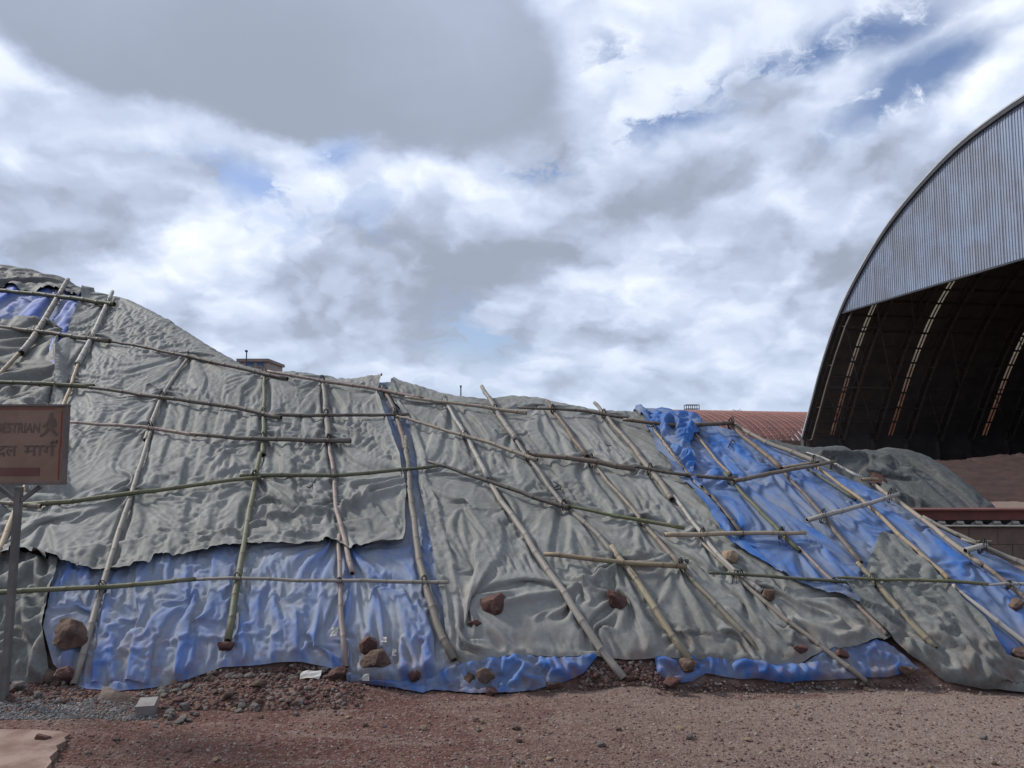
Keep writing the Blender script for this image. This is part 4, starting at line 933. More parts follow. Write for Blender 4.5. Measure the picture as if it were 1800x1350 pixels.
# loose stones one can count, in the rubble and on the open ground
BASE_ST = []
for i in range(10):
    V, F = rock_mesh(300 + i, 2, .7); BASE_ST.append((V, F))
st_me = {}
for mt in ('rock_red', 'rock_brown', 'rock_grey', 'rock_tan'):
    for i, (V, F) in enumerate(BASE_ST):
        me = bpy.data.meshes.new('stone'); me.from_pydata([tuple(v) for v in V], [], F); me.materials.append(MT[mt]); st_me[mt, i] = me
def put_stone(X_, Y_, size, mt, group, label):
    o = bpy.data.objects.new('stone', st_me[mt, random.randrange(10)]); z = float(G(X_, Y_))
    sx, sy, sz = size * random.uniform(.8, 1.25), size * random.uniform(.7, 1.1), size * random.uniform(.5, .85)
    zz = max(z, float(HP.H(np.array([X_]), np.array([Y_]))[0]) if Y_ > HP.Y0 else z)
    o.scale = (sx, sy, sz); o.location = (X_, Y_, zz + sz * .25); o.rotation_euler = (random.uniform(-.3, .3), random.uniform(-.3, .3), random.uniform(0, 6.3))
    link(o, None, label, 'stone', group)
HEM = [(-400, 1197), (90, 1197), (120, 1197), (150, 1219), (205, 1223), (270, 1214), (335, 1192), (390, 1176), (460, 1173), (530, 1166), (575, 1173), (610, 1199), (690, 1214), (745, 1221), (820, 1219), (950, 1209), (992, 1200), (1024, 1185), (1052, 1160), (1148, 1160), (1155, 1187), (1180, 1201), (1240, 1193), (1300, 1197), (1480, 1197), (1560, 1195), (1615, 1180), (1660, 1200), (1740, 1216), (1800, 1221), (2400, 1221)]
def seen_at(px, py):
    X_, Y_, Z_ = HP.face_hit(px, py); return Vector((X_, Y_, Z_))
def below_hem(px, py, m=2): return py > np.interp(px, [h[0] for h in HEM], [h[1] for h in HEM]) + m
PATCH = [
 ('stones in the rubble below the blue sheet', 'loose stone in the rubble spilling out below the big blue sheet', (300, 1175, 600, 1250), 95, ('rock_grey', 'rock_brown', 'rock_red'), (.035, .085)),
 ('stones in the bare rubble gap', 'loose stone in the bare rubble between the two blue ground strips', (1040, 1160, 1150, 1212), 45, ('rock_brown', 'rock_red'), (.03, .075)),
 ('stones around the sign post', 'small stone lying on the ground around the foot of the sign', (0, 1200, 170, 1240), 26, ('rock_red', 'rock_brown', 'rock_grey'), (.03, .07)),
 ('stones along the foot of the right sheet', 'stone on the ground in front of the twisted blue sheet', (1150, 1192, 1560, 1222), 26, ('rock_brown', 'rock_grey'), (.025, .055)),
 ('stones scattered over the open dirt', 'single stone lying loose on the open dirt in the foreground', (150, 1240, 1790, 1345), 58, ('rock_brown', 'rock_grey', 'rock_grey', 'rock_tan'), (.018, .05)),
 ('stones along the metal scrap', 'small grey stone in the heap beside the bent metal scrap', (270, 1215, 350, 1275), 24, ('rock_grey',), (.035, .075)),
]
for grp, lab, (x0, y0, x1, y1), n, mts, (s0, s1) in PATCH:
    for _ in range(n):
        qx, qy = random.uniform(x0, x1), random.uniform(y0, y1)
        if not below_hem(qx, qy, 5): continue
        P = seen_at(qx, qy); put_stone(P.x, P.y, s0 + (s1 - s0) * random.random() ** 2.2, random.choice(mts), grp, lab)

def pebbles(name, label, n, sample, smin, smax, mat):
    V0, F0 = [], []
    rn = np.random.default_rng(len(name) * 7 + n)
    ico = np.array([(0, 0, 1), (.9, 0, .3), (.28, .85, .3), (-.72, .53, .3), (-.72, -.53, .3), (.28, -.85, .3), (.72, .53, -.35), (-.28, .85, -.35), (-.9, 0, -.35), (-.28, -.85, -.35), (.72, -.53, -.35)])
    fc = [(0, 1, 2), (0, 2, 3), (0, 3, 4), (0, 4, 5), (0, 5, 1), (1, 6, 2), (2, 7, 3), (3, 8, 4), (4, 9, 5), (5, 10, 1), (2, 6, 7), (3, 7, 8), (4, 8, 9), (5, 9, 10), (1, 10, 6)]
    X_, Y_ = sample(rn, n); n = len(X_); size = smin * (smax / smin) ** (rn.random(n) ** 2.4)
    th = rn.random(n) * 6.28; Z_ = np.maximum(G(X_, Y_), np.where(Y_ > HP.Y0 - .02, HP.H(X_, Y_), -1))
    J = 1 + .35 * (rn.random((n, 11, 3)) - .5)
    v = ico[None] * J * (size[:, None, None] * .5) * np.stack([rn.uniform(.8, 1.3, n), rn.uniform(.7, 1.1, n), rn.uniform(.5, .9, n)], -1)[:, None]
    c, s = np.cos(th)[:, None], np.sin(th)[:, None]
    v = np.stack([v[..., 0] * c - v[..., 1] * s, v[..., 0] * s + v[..., 1] * c, v[..., 2]], -1)
    v += np.stack([X_, Y_, Z_ + size * .12], -1)[:, None]
    F = (np.array(fc)[None] + (np.arange(n) * 11)[:, None, None]).reshape(-1, 3)
    return mesh_obj(name, v.reshape(-1, 3), F, mat, kind='stuff', label=label, cat='gravel')
def box_px(x0, y0, x1, y1, pw=1.0):
    def f(rn, n):
        xs = rn.uniform(x0, x1, n); ys = y0 + (y1 - y0) * rn.random(n) ** pw; ok = below_hem(xs, ys); xs, ys = xs[ok], ys[ok]; r = np.array([seen_at(a, b)[:2] for a, b in zip(xs, ys)]); return r[:, 0], r[:, 1]
    return f
def pebble_mat(name, cols):
    m = MB(name); g = m.nd('ShaderNodeNewGeometry'); r = m.nd('ShaderNodeValToRGB'); m.L.new(g.outputs['Random Per Island'], r.inputs[0])
    cr = r.color_ramp; cr.interpolation = 'CONSTANT'
    cr.elements[0].color = (*cols[0], 1); cr.elements[1].position = 1 / len(cols); cr.elements[1].color = (*cols[1], 1)
    for i, c in enumerate(cols[2:]): e = cr.elements.new((i + 2) / len(cols)); e.color = (*c, 1)
    return m.fin(r.outputs[0], .9, .2)
MT['peb'] = pebble_mat('mixed_gravel', [(.10, .050, .040), (.15, .10, .082), (.20, .155, .132), (.09, .055, .045), (.27, .225, .195), (.12, .075, .06), (.17, .122, .102), (.14, .09, .074)])
MT['peb_grey'] = pebble_mat('grey_gravel', [(.12, .115, .11), (.18, .172, .165), (.15, .145, .145), (.22, .21, .20), (.10, .094, .09)])
MT['peb_ore'] = pebble_mat('ore_gravel', [(.09, .048, .04), (.13, .085, .07), (.17, .14, .125), (.07, .04, .034), (.11, .06, .05)])
pebbles('gravel', 'fine mixed gravel over the red dirt', 26000, box_px(-150, 1200, 1950, 1420, .9), .004, .022, MT['peb'])
pebbles('rubble', 'loose dark ore rubble at the heap foot under the blue sheet', 4200, box_px(240, 1165, 640, 1248, 1.0), .010, .045, MT['peb_ore'])
pebbles('rubble', 'loose dark ore rubble in the bare gap of the heap foot', 2400, box_px(1020, 1152, 1170, 1215, 1.0), .010, .04, MT['peb_ore'])
pebbles('rubble', 'reddish rubble around the sign post foot', 1800, box_px(-60, 1195, 200, 1240, 1.0), .010, .035, MT['peb_ore'])
pebbles('gravel', 'grey gravel band left of the metal scrap', 3200, box_px(-120, 1232, 275, 1262, 1.0), .010, .028, MT['peb_grey'])
pebbles('rubble', 'small rubble along the foot of the right sheets', 900, box_px(1150, 1188, 1800, 1222, 1.0), .008, .03, MT['peb'])

# ------------------------------------------------------------------ concrete slab, scrap
MT['concrete'] = mat_plain('dusty_concrete', (.26, .185, .15), (.15, .088, .068), 4., .92, bump=.6, bs=50)
MT['rust'] = mat_plain('rusted_sheet', (.055, .032, .026), (.10, .068, .056), 9., .7, bump=.4)
MT['board'] = mat_plain('pale_board', (.25, .235, .22), (.17, .155, .145), 8., .8)
MT['paper'] = mat_plain('white_scrap', (.46, .44, .41), (.34, .32, .29), 12., .8, bump=0)
c0 = [ground_at(*p) for p in ((-260, 1288), (-100, 1291), (0, 1293), (60, 1294), (108, 1297), (122, 1301), (112, 1308), (116, 1313), (98, 1322), (101, 1330), (86, 1342), (90, 1352), (72, 1375), (60, 1420), (-300, 1440))]
g = Geo(); n = len(c0)
def Gz(p): return float(G(p.x, p.y))
g.v = [Vector((p.x, p.y, .035 + random.uniform(-.004, .004))) for p in c0] + [Vector((p.x, p.y, -.08)) for p in c0]
g.f = [tuple(range(n))[::-1]] + [(i, (i + 1) % n, n + (i + 1) % n, n + i) for i in range(n)]
g.build('concrete_slab', MT['concrete'], kind='structure')
def sheet(name, quad, mat, label, cat, thick=.006, bend=0.02):
    "thin bent plate through four surveyed corners"
    a, b, c, d = quad; V = []; n = 5
    for i in range(n + 1):
        for j in range(n + 1):
            u, v = i / n, j / n; p = a.lerp(b, u).lerp(d.lerp(c, u), v); V.append(p + Vector((0, 0, bend * math.sin(u * 4.2) * math.sin(v * 3))))
    m = len(V); V += [p - Vector((0, -.3, 1)) * thick for p in V]; F = []
    for i in range(n):
        for j in range(n):
            q = i * (n + 1) + j; f = (q, q + n + 1, q + n + 2, q + 1); F += [f, tuple(m + k for k in f[::-1])]
    ed = [i * (n + 1) for i in range(n + 1)] + [n * (n + 1) + j for j in range(1, n + 1)] + [i * (n + 1) + n for i in range(n - 1, -1, -1)] + [j for j in range(n - 1, 0, -1)]
    for i in range(len(ed)): p, q = ed[i], ed[(i + 1) % len(ed)]; F.append((p, q, m + q, m + p))
    return mesh_obj(name, V, F, mat, label=label, cat=cat)
def gp(px, py, up): v = ground_at(px, py); return Vector((v.x, v.y, max(0, float(G(v.x, v.y)))  + up))
sheet('metal_scrap', [gp(172, 1236, .005), gp(224, 1240, .006), gp(246, 1238, .03), gp(180, 1226, .055)], MT['rust'], 'bent rusty metal sheet lying at the hem of the big blue sheet', 'scrap metal', .004, .03)
g = Geo(); p = gp(258, 1252, .035); g.box(p, (.105, .13, .06), Matrix.Rotation(.25, 3, 'Z') @ Matrix.Rotation(.12, 3, 'X')); g.build('broken_block', MT['board'], label='pale broken block on the ground beside the bent metal sheet', cat='block')
for (px, py, w, h, lab) in [(647, 1122, 14, 5, 'white paper scrap above the two piled rocks'), (590, 1105, 11, 13, 'small card scrap left of the pinkish upright foot'), (646, 1180, 12, 9, 'pale scrap at the base of the brown block'),
                            (677, 1118, 9, 8, 'crumpled pale wrapper right of the upper red rock'), (694, 1139, 6, 10, 'tiny white scrap on the blue folds right of the rocks'), (545, 1215, 34, 14, 'pale crushed paper in the rubble below the blue sheet'), (110, 1172, 10, 8, 'white scrap in the bottom of the blue fold at left')]:
    q, nn = HP.point(px, py, .055) if py < 1190 else (gp(px, py, .03), Vector((0, -.5, 1)).normalized())
    s = q.y / FPX; V = []; rn = random.Random(px); x = Vector((1, 0, 0)); y = nn.cross(x).normalized(); x = y.cross(nn)
    for j in range(4):
        for i in range(4): V.append(q + x * ((i - 1.5) / 3 * w * s) + y * ((j - 1.5) / 3 * h * s) * 1.3 + nn * rn.uniform(0, .014) + Vector((rn.uniform(-.006, .006), 0, 0)))
    F = [(j * 4 + i, j * 4 + i + 1, j * 4 + i + 5, j * 4 + i + 4) for j in range(3) for i in range(3)]
    mesh_obj('paper_scrap', V, F, MT['paper'], label=lab, cat='litter')
for (pts, lab) in [([(972, 842), (980, 846), (986, 852), (978, 856), (973, 853), (984, 848), (985, 856)], 'curled black tie lying on the middle grey slope'), ([(260, 675), (268, 672), (276, 680), (281, 684)], 'black strap end on the grey sheet left of the short grey pole'),
                   ([(494, 797), (502, 800), (510, 801), (517, 803)], 'short black strap on the grey sheet right of the green upright'), ([(1278, 783), (1284, 770), (1290, 772), (1284, 768), (1292, 775)], 'knotted black cord near the top of the blue sheet'),
                   ([(540, 851), (545, 853), (551, 846), (556, 838)], 'black tie hanging under the straight green rail'), ([(1064, 773), (1068, 777), (1072, 778), (1070, 774)], 'tiny black tie right of the dark wavy rail'), ([(160, 542), (170, 538), (184, 537)], 'black strap end under the topmost green rail'), ([(188, 545), (196, 548), (200, 545)], 'little black strap right of the pale pointed pole')]:
    P = [HP.point(px, py, .075)[0] for px, py in pts]; g = Geo(); g.tube(smooth_line(P, len(P) * 4), .0055, 5); g.build('cord', MT['wire'], None, True, label=lab, cat='cord')

# ------------------------------------------------------------------ pedestrian sign
MT['sign'] = mat_plain('dusty_sign_face', (.190, .122, .088), (.235, .158, .118), 5., .6, bump=.1)
MT['sign_txt'] = mat_plain('faded_dark_lettering', (.105, .074, .058), (.135, .096, .076), 9., .7, bump=0)
MT['sign_red'] = mat_plain('faded_red_border', (.30, .045, .045), (.20, .06, .055), 8., .6, bump=0)
MT['sign_patch'] = mat_plain('faded_maroon_band', (.125, .052, .045), (.15, .072, .06), 5., .6, bump=0)
MT['steel'] = mat_plain('dusty_steel', (.115, .092, .082), (.16, .13, .115), 7., .6, bump=.2)
MT['post'] = mat_plain('grey_steel_post', (.10, .095, .09), (.15, .14, .13), 7., .55, bump=.2)
def make_sign():
    D = 4.95
    f = ground_at(6, 1236); base = Vector((f.x, f.y, 0)); D = f.y
    e = empty('pedestrian_sign', base, 'dusty brown pedestrian walkway sign board on a steel post at the left', 'sign')
    tr = at(121, 712, D - .02); br = at(117, 851, D - .02); h = tr.z - br.z; W = .98; th = .025
    cx = (tr.x + br.x) / 2 - W / 2; cz = (tr.z + br.z) / 2; y = D - .03
    g = Geo(); g.box((cx, y, cz), (W, th, h)); board = g.build('board', MT['sign'], e)
    fy = y - th / 2 - .0025
    rim = .014; g = Geo()
    g.box((cx, y - .004, cz + h / 2 - rim / 2 + .003), (W + .012, th + .018, rim)); g.box((cx, y - .004, cz - h / 2 + rim / 2 - .003), (W + .012, th + .018, rim))
    g.box((cx - W / 2 + rim / 2 - .003, y - .004, cz), (rim, th + .018, h - rim)); g.box((cx + W / 2 - rim / 2 + .003, y - .004, cz), (rim, th + .018, h - rim)); g.build('rim', MT['steel'], e)
    g = Geo(); ins = .038
    for (x0, z0, x1, z1) in [(cx - W / 2 + ins, cz + h / 2 - ins + .01, cx + W / 2 - ins - .05, cz + h / 2 - ins + .014), (cx + W / 2 - ins, cz - .02, cx + W / 2 - ins + .008, cz + .055), (cx + W / 2 - ins - .003, cz - h / 2 + .03, cx + W / 2 - ins + .003, cz - .025), (cx + W / 2 - ins + .001, cz + .06, cx + W / 2 - ins + .006, cz + h / 2 - ins)]:
        g.box(((x0 + x1) / 2, fy, (z0 + z1) / 2), (abs(x1 - x0), .003, abs(z1 - z0)))
    g.build('red_border', MT['sign_red'], e)
    p0 = at(72, 822, y); p1 = at(-60, 836, y); g = Geo(); g.box(((p0.x + p1.x) / 2, fy, (p0.z + p1.z) / 2), (abs(p0.x - p1.x), .003, abs(p0.z - p1.z))); g.build('maroon_band', MT['sign_patch'], e)
    def text(s, right_px, top, bot, name, bold=.0, shear=0., width_px=None):
        cu = bpy.data.curves.new(name, 'FONT'); cu.body = s; cu.size = 1; cu.offset = bold; cu.shear = shear
        o = bpy.data.objects.new(name, cu); COL.objects.link(o); dg = bpy.context.evaluated_depsgraph_get(); me = bpy.data.meshes.new_from_object(o.evaluated_get(dg)); COL.objects.unlink(o); bpy.data.objects.remove(o)
        V = np.array([v.co[:] for v in me.vertices]); x0, y0 = V[:, 0].min(), V[:, 1].min(); x1, y1 = V[:, 0].max(), V[:, 1].max()
        pt = at(right_px, top, fy); pb = at(right_px, bot, fy); H_ = pt.z - pb.z; sc = H_ / (y1 - y0); sx = sc
        if width_px: sx = (width_px * fy / FPX) / (x1 - x0)
        W_ = [Vector((pt.x - (x1 - v[0]) * sx, fy - .0005, pb.z + (v[1] - y0) * sc)) for v in V]
        g = Geo(); g.v = W_; g.f = [tuple(p.vertices) for p in me.polygons]
        g.build(name, MT['sign_txt'], e); return W_
    text('PEDESTRIAN', 71, 743, 761, 'lettering', .014, .10, 97)
    # Hindi line: the syllables as they stand on the board, with the hook over the last one
    text('\u092a\u0948\u0926\u0932', 30, 776, 803, 'lettering', .012)
    text('\u092e\u093e\u0917', 98, 783, 801, 'lettering', .012, 0, 56)
    pts = [at(px, py, fy - .001) for px, py in ((92, 784), (90, 780), (92, 776), (96, 776), (98, 779), (100, 773))]
    g = Geo(); g.tube(smooth_line(pts, 16), .0045, 5); g.build('lettering', MT['sign_txt'], e)
    # walking figure
    def poly(px): 
        g = Geo(); P = [at(a, b, fy - .001) for a, b in px]; n = len(P); g.v = P + [p + Vector((0, .002, 0)) for p in P]; g.f = [tuple(range(n))] ; g.build('walking_figure', MT['sign_txt'], e)
    poly([(90 + 3.1 * math.cos(t), 729 + 3.6 * math.sin(t)) for t in [k * math.pi / 6 for k in range(12)]])
    poly([(86, 734), (92, 732), (97, 736), (99, 744), (97, 752), (92, 747), (93, 753), (97, 758), (102, 764), (99, 767), (91, 759), (86, 755), (81, 763), (71, 768), (69, 766), (78, 760), (83, 750), (86, 742), (82, 748), (75, 752), (74, 750), (81, 743)])
    # post and braces
    px_ = .028
    top = at(34, 856, D); g = Geo(); g.bar((base.x, base.y, -.05), (top.x, D, top.z), .038, .038, (1, 0, 0)); g.build('post', MT['post'], e)
    ty = top.z; g = Geo(); g.bar((top.x, D + .001, ty - .10), (top.x + .14, D + .001, ty + .005), .024, .024, (0, 1, 0)); g.build('brace', MT['post'], e)
    g = Geo(); g.bar((top.x, D + .001, ty - .10), (top.x - .14, D + .001, ty + .005), .024, .024, (0, 1, 0)); g.build('brace', MT['post'], e)
make_sign()

# ------------------------------------------------------------------ the storage shed
def mat_metal_sheet():
    m = MB('weathered_sky_tinted_sheet'); c = m.co(); c2 = m.co(scale=(1, 1, .25))
    n1 = m.noise(c, .35, 5, .6, .4); n2 = m.noise(c2, 1.4, 6, .6)
    col = m.mix(m.mr(n1, .35, .62), (.235, .285, .385), (.195, .22, .27))  # blue reflection on the metal is put into these base colours
    col = m.mix(m.math('MULTIPLY', m.mr(n2, .5, .7), .5), col, (.28, .335, .43))
    col = m.mix(m.math('MULTIPLY', m.mr(m.noise(c2, .38, 6, .65, .5), .64, .74), .6), col, (.30, .21, .14))
    return m.fin(col, .5, .4, .0)
MT['sheet'] = mat_metal_sheet()
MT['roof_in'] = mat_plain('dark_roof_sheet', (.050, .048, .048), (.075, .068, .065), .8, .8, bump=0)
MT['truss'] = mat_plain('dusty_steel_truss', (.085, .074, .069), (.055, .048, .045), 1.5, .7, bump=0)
MT['trim'] = mat_plain('pale_verge_trim', (.42, .43, .45), (.34, .35, .36), 2., .5, bump=0)
MT['seam'] = mat_plain('dark_sheet_joint', (.03, .034, .045), (.045, .05, .06), 2., .7, bump=0)
def mat_skylight():
    m = MB('dirty_translucent_strip'); c = m.co(); n1 = m.noise(c, 1.3, 6, .65, .5)
    z = m.nd('ShaderNodeSeparateXYZ'); m.L.new(c, z.inputs[0])
    f = m.math('ADD', m.mr(z.outputs[2], 5., 12.), m.math('MULTIPLY', m.math('SUBTRACT', n1, .5), 1.2), True)
    col = m.mix(f, (.060, .026, .018), (.15, .132, .104))
    n2 = m.noise(m.co(scale=(1, 1, .4)), 2.4, 6, .7); col = m.mix(m.math('MULTIPLY', m.mr(n2, .5, .65), .8), col, (.10, .075, .06))
    t = m.nd('ShaderNodeBsdfTranslucent'); m.L.new(col, t.inputs[0]); mx = m.nd('ShaderNodeMixShader'); mx.inputs[0].default_value = .85
    m.fin(col, .7, .2); m.L.new(m.bs.outputs[0], mx.inputs[1]); m.L.new(t.outputs[0], mx.inputs[2]); m.L.new(mx.outputs[0], m.out.inputs[0]); return m.m
MT['skylight'] = mat_skylight()
def make_shed():
    A = Vector((26.1, 68.4, 0)); dt = Vector((.166, -.986, 0)); dw = Vector((.986, .166, 0)); HALF = 28.0
    arch = [(0, 2.75), (1.6, 5.6), (3.6, 9.1), (6.3, 12.87), (9.6, 16.0), (13.8, 18.85), (19.2, 21.15), (23.7, 22.05), (28, 22.35)]
    at_ = np.array([p[0] for p in arch]); az = np.array([p[1] for p in arch])
    # smooth arc by arc length
    P = smooth_line([Vector((p[0], 0, p[1])) for p in arch], 40)
    P = P + [Vector((2 * HALF - p.x, 0, p.z)) for p in P[::-1][1:]]
    xs = np.array([p.x for p in P]); zs = np.array([p.z for p in P])
    def zarch(t): return float(np.interp(t, xs, zs))
    def S(t, w, z): return A + dt * t + dw * w + Vector((0, 0, z))
    e = empty('storage_shed', A, 'huge arched ore storage shed with metal gable at the right', 'shed')
    LEN = 66.
    sky_w = [(2.22, 2.40), (2.50, 2.64), (7.96, 8.15), (8.27, 8.44), (17.55, 17.76), (17.88, 18.06), (27, 27.4), (37, 37.4)]
    # roof sheets: bays between the translucent strips
    cuts = [0.]
    for a, b in sky_w: cuts += [a, b]
    cuts.append(LEN)
    for i in range(0, len(cuts), 2):
        a, b = cuts[i], cuts[i + 1]; g = Geo()
        if i == 0: a = -.35
        for th, fl in ((0., 0), (.12, 1)):
            k = len(g.v)
            for p in P: g.v += [S(p.x, a, p.z + th), S(p.x, b, p.z + th)]
            for j in range(len(P) - 1):
                f = (k + 2 * j, k + 2 * j + 1, k + 2 * j + 3, k + 2 * j + 2); g.f.append(f if fl else f[::-1])
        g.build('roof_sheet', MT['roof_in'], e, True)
    for a, b in sky_w:
        g = Geo(); k = 0
        for p in P: g.v += [S(p.x, a, p.z + .04), S(p.x, b, p.z + .04)]
        for j in range(len(P) - 1): g.f.append((2 * j, 2 * j + 1, 2 * j + 3, 2 * j + 2))
        g.build('skylight_strip', MT['skylight'], e, True)
    # purlins along the shed and arch ribs
    acc = 0; last = None; pur = []
    for t in np.linspace(.2, 2 * HALF - .2, 800):
        q = Vector((t, 0, zarch(t)))
        if last is None or (q - last).length > 1.35: pur.append(q); last = q
    for q in pur:
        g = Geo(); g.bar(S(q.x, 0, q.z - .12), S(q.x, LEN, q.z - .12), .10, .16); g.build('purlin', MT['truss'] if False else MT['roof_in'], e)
    Q = [Vector((HALF + (p.x - HALF) * .965, 0, p.z * .965)) for p in P]
    for w in [0.05, 3.1, 6.3, 9.6, 12.8, 16, 20, 25, 30, 36, 42, 50, 58]:
        g = Geo()
        step = 3
        for j in range(0, len(Q) - 1, step):
            j2 = min(j + step, len(Q) - 1); g.bar(S(Q[j].x, w, Q[j].z), S(Q[j2].x, w, Q[j2].z), .14, .16)
            g.bar(S(P[j].x, w, P[j].z - .25), S(P[j2].x, w, P[j2].z - .25), .12, .14)
        for j in range(0, len(Q) - 1, 4): g.bar(S(Q[j].x, w, Q[j].z), S(P[j].x, w, P[j].z - .25), .08)
        g.build('arch_rib', MT['truss'], e)
    ks = list(range(0, 41, 6))
    for w0, w1 in ((.05, 3.1), (3.1, 6.3), (9.6, 12.8), (16, 20)):
        for a, b in zip(ks[:-1], ks[1:]):
            for side in (0, 1):
                ia, ib = (a, b) if side == 0 else (len(Q) - 1 - a, len(Q) - 1 - b)
                g = Geo(); g.bar(S(Q[ib].x, w0, Q[ib].z), S(Q[ib].x, w1, Q[ib].z), .10); g.build('strut', MT['truss'], e)
                if w0 in (.05, 3.1) or a < 12: g = Geo(); g.bar(S(Q[ib].x, w0 + .06, Q[ib].z + .03), S(Q[ia].x, w1, Q[ia].z + .03), .075); g.build('brace', MT['truss'], e)
    g = Geo(); g.bar(S(1.0, .5, 3.3), S(1.0, 2.6, 3.3), .05); g.bar(S(1.6, .5, 5.2), S(1.6, 2.6, 5.2), .05); g.bar(S(1.0, .5, 3.3), S(1.6, .5, 5.2), .05); g.bar(S(1.0, 2.6, 3.3), S(1.6, 2.6, 5.2), .05); g.build('ladder_frame', MT['truss'], e)
    # low side walls, columns and closed far end
    for t in (-.1, 2 * HALF + .1):
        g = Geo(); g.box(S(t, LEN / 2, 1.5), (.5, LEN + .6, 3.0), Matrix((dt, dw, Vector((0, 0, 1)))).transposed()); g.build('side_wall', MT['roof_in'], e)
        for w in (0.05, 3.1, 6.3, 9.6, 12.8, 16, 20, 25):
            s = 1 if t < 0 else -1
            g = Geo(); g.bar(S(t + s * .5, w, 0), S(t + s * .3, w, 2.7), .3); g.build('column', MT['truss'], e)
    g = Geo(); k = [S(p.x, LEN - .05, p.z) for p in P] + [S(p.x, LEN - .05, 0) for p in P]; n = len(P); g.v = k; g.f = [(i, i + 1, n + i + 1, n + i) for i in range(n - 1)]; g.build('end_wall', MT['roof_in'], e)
    # gable: corrugated sheets one by one
    zb = 12.87; pw = 1.12; pitch = pw / 5; t = 6.35; T1 = 2 * HALF - 6.35
    while t < T1 - .05:
        g = Geo(); n = 5; prof = [(0, 0), (.30, 0), (.42, .045), (.72, .045), (.84, 0)]
        pts = []
        for r in range(n):
            for fx, d in prof: pts.append((t + .012 + (r + fx) * pitch * .98, d))
        pts.append((t + pw - .012, 0)); pts = [(min(q, T1), d) for q, d in pts]
        for q, d in pts:
            zt = max(zarch(q) - .03, zb + .02); g.v += [S(q, -.16 - d, zb), S(q, -.16 - d, zt)]
        for i in range(len(pts) - 1): g.f.append((2 * i, 2 * i + 2, 2 * i + 3, 2 * i + 1))
        g.build('gable_sheet', MT['sheet'], e); t += pw
    g = Geo(); k = 0
    ts = [6.3 + i * (T1 - 6.25) / 60 for i in range(61)]
    for q in ts: g.v += [S(q, -.145, zb + .06), S(q, -.145, max(zarch(q) - .06, zb + .07))]
    for i in range(60): g.f.append((2 * i, 2 * i + 2, 2 * i + 3, 2 * i + 1))
    g.build('gable_backing', MT['seam'], e)
    g = Geo(); g.bar(S(6.2, -.2, zb - .05), S(T1 + .1, -.2, zb - .05), .22, .12); g.build('gable_beam', MT['seam'], e)
    g = Geo()
    for a, b in zip(P[:-1], P[1:]): g.bar(S(a.x, -.30, a.z + .13), S(b.x, -.30, b.z + .13), .22, .10)
    g.build('verge_trim', MT['trim'], e)
    g = Geo()
    for a, b in zip(P[:-1], P[1:]): g.bar(S(a.x, -.34, a.z - .08), S(b.x, -.34, b.z - .08), .12, .24)
    g.build('verge_flashing', MT['seam'], e)
    return S
make_shed()

# ------------------------------------------------------------------ second covered heap, ore inside the shed
H2 = Heap(14.2, .60, .25, .4, .25, [(1100, 760), (1250, 762), (1330, 768), (1380, 775), (1430, 786), (1455, 781), (1480, 780), (1500, 790), (1530, 790), (1560, 784), (1590, 786), (1620, 795), (1650, 812), (1700, 850), (1745, 893), (1780, 925)], und=.05, ushift=-.05)
heap_mesh('ore_heap', H2, 3, 10, 22, .1, MT['ore'], .04, 'second ore heap under the charcoal sheet behind the bamboo poles', 'ore heap', y0=13.9)
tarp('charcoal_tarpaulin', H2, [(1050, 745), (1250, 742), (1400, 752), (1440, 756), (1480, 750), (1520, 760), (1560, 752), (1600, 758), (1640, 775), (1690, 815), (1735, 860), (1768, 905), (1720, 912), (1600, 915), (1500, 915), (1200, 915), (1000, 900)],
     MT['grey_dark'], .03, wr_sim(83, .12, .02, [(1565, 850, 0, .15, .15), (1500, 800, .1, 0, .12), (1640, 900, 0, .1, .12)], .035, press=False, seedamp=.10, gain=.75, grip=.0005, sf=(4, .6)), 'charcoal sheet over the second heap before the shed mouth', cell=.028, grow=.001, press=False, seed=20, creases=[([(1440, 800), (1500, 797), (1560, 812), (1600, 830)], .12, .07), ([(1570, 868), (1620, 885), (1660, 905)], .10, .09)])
p, nn = H2.point(1527, 832, .12)
g = Geo(); V = []
for j in range(5):
    for i in range(7): V.append(H2.point(1512 + 44 * i / 6 + random.uniform(-3, 3), 822 + 22 * j / 4 + random.uniform(-2, 2) + i * 1.2, .10 - .05 * ((i - 3) / 3) ** 2)[0])
mesh_obj('sheet_patch', V, [(j * 7 + i, j * 7 + i + 1, j * 7 + i + 8, j * 7 + i + 7) for j in range(4) for i in range(6)], MT['rock_red'], label='red ore showing through a hole in the charcoal sheet', cat='ore patch')
H3 = Heap(24., .085, .12, 2., .0, [(1400, 800), (1600, 801), (1655, 800), (1690, 798), (1715, 802), (1745, 792), (1765, 791), (1790, 797), (1850, 797), (2000, 800)], und=.12, rnd=.6)
MT['ore_shaded'] = mat_plain('fine_shade_toned_ore', (.036, .019, .015), (.052, .028, .022), 3., .95, bump=.8, bs=9)  # the shed's shade is put into this ore colour by darkening it
heap_mesh('ore_heap', H3, 12, 40, 52, .2, MT['ore_shaded'], .10, 'low brown ore heap at the mouth of the shed', 'ore heap', y0=23.)

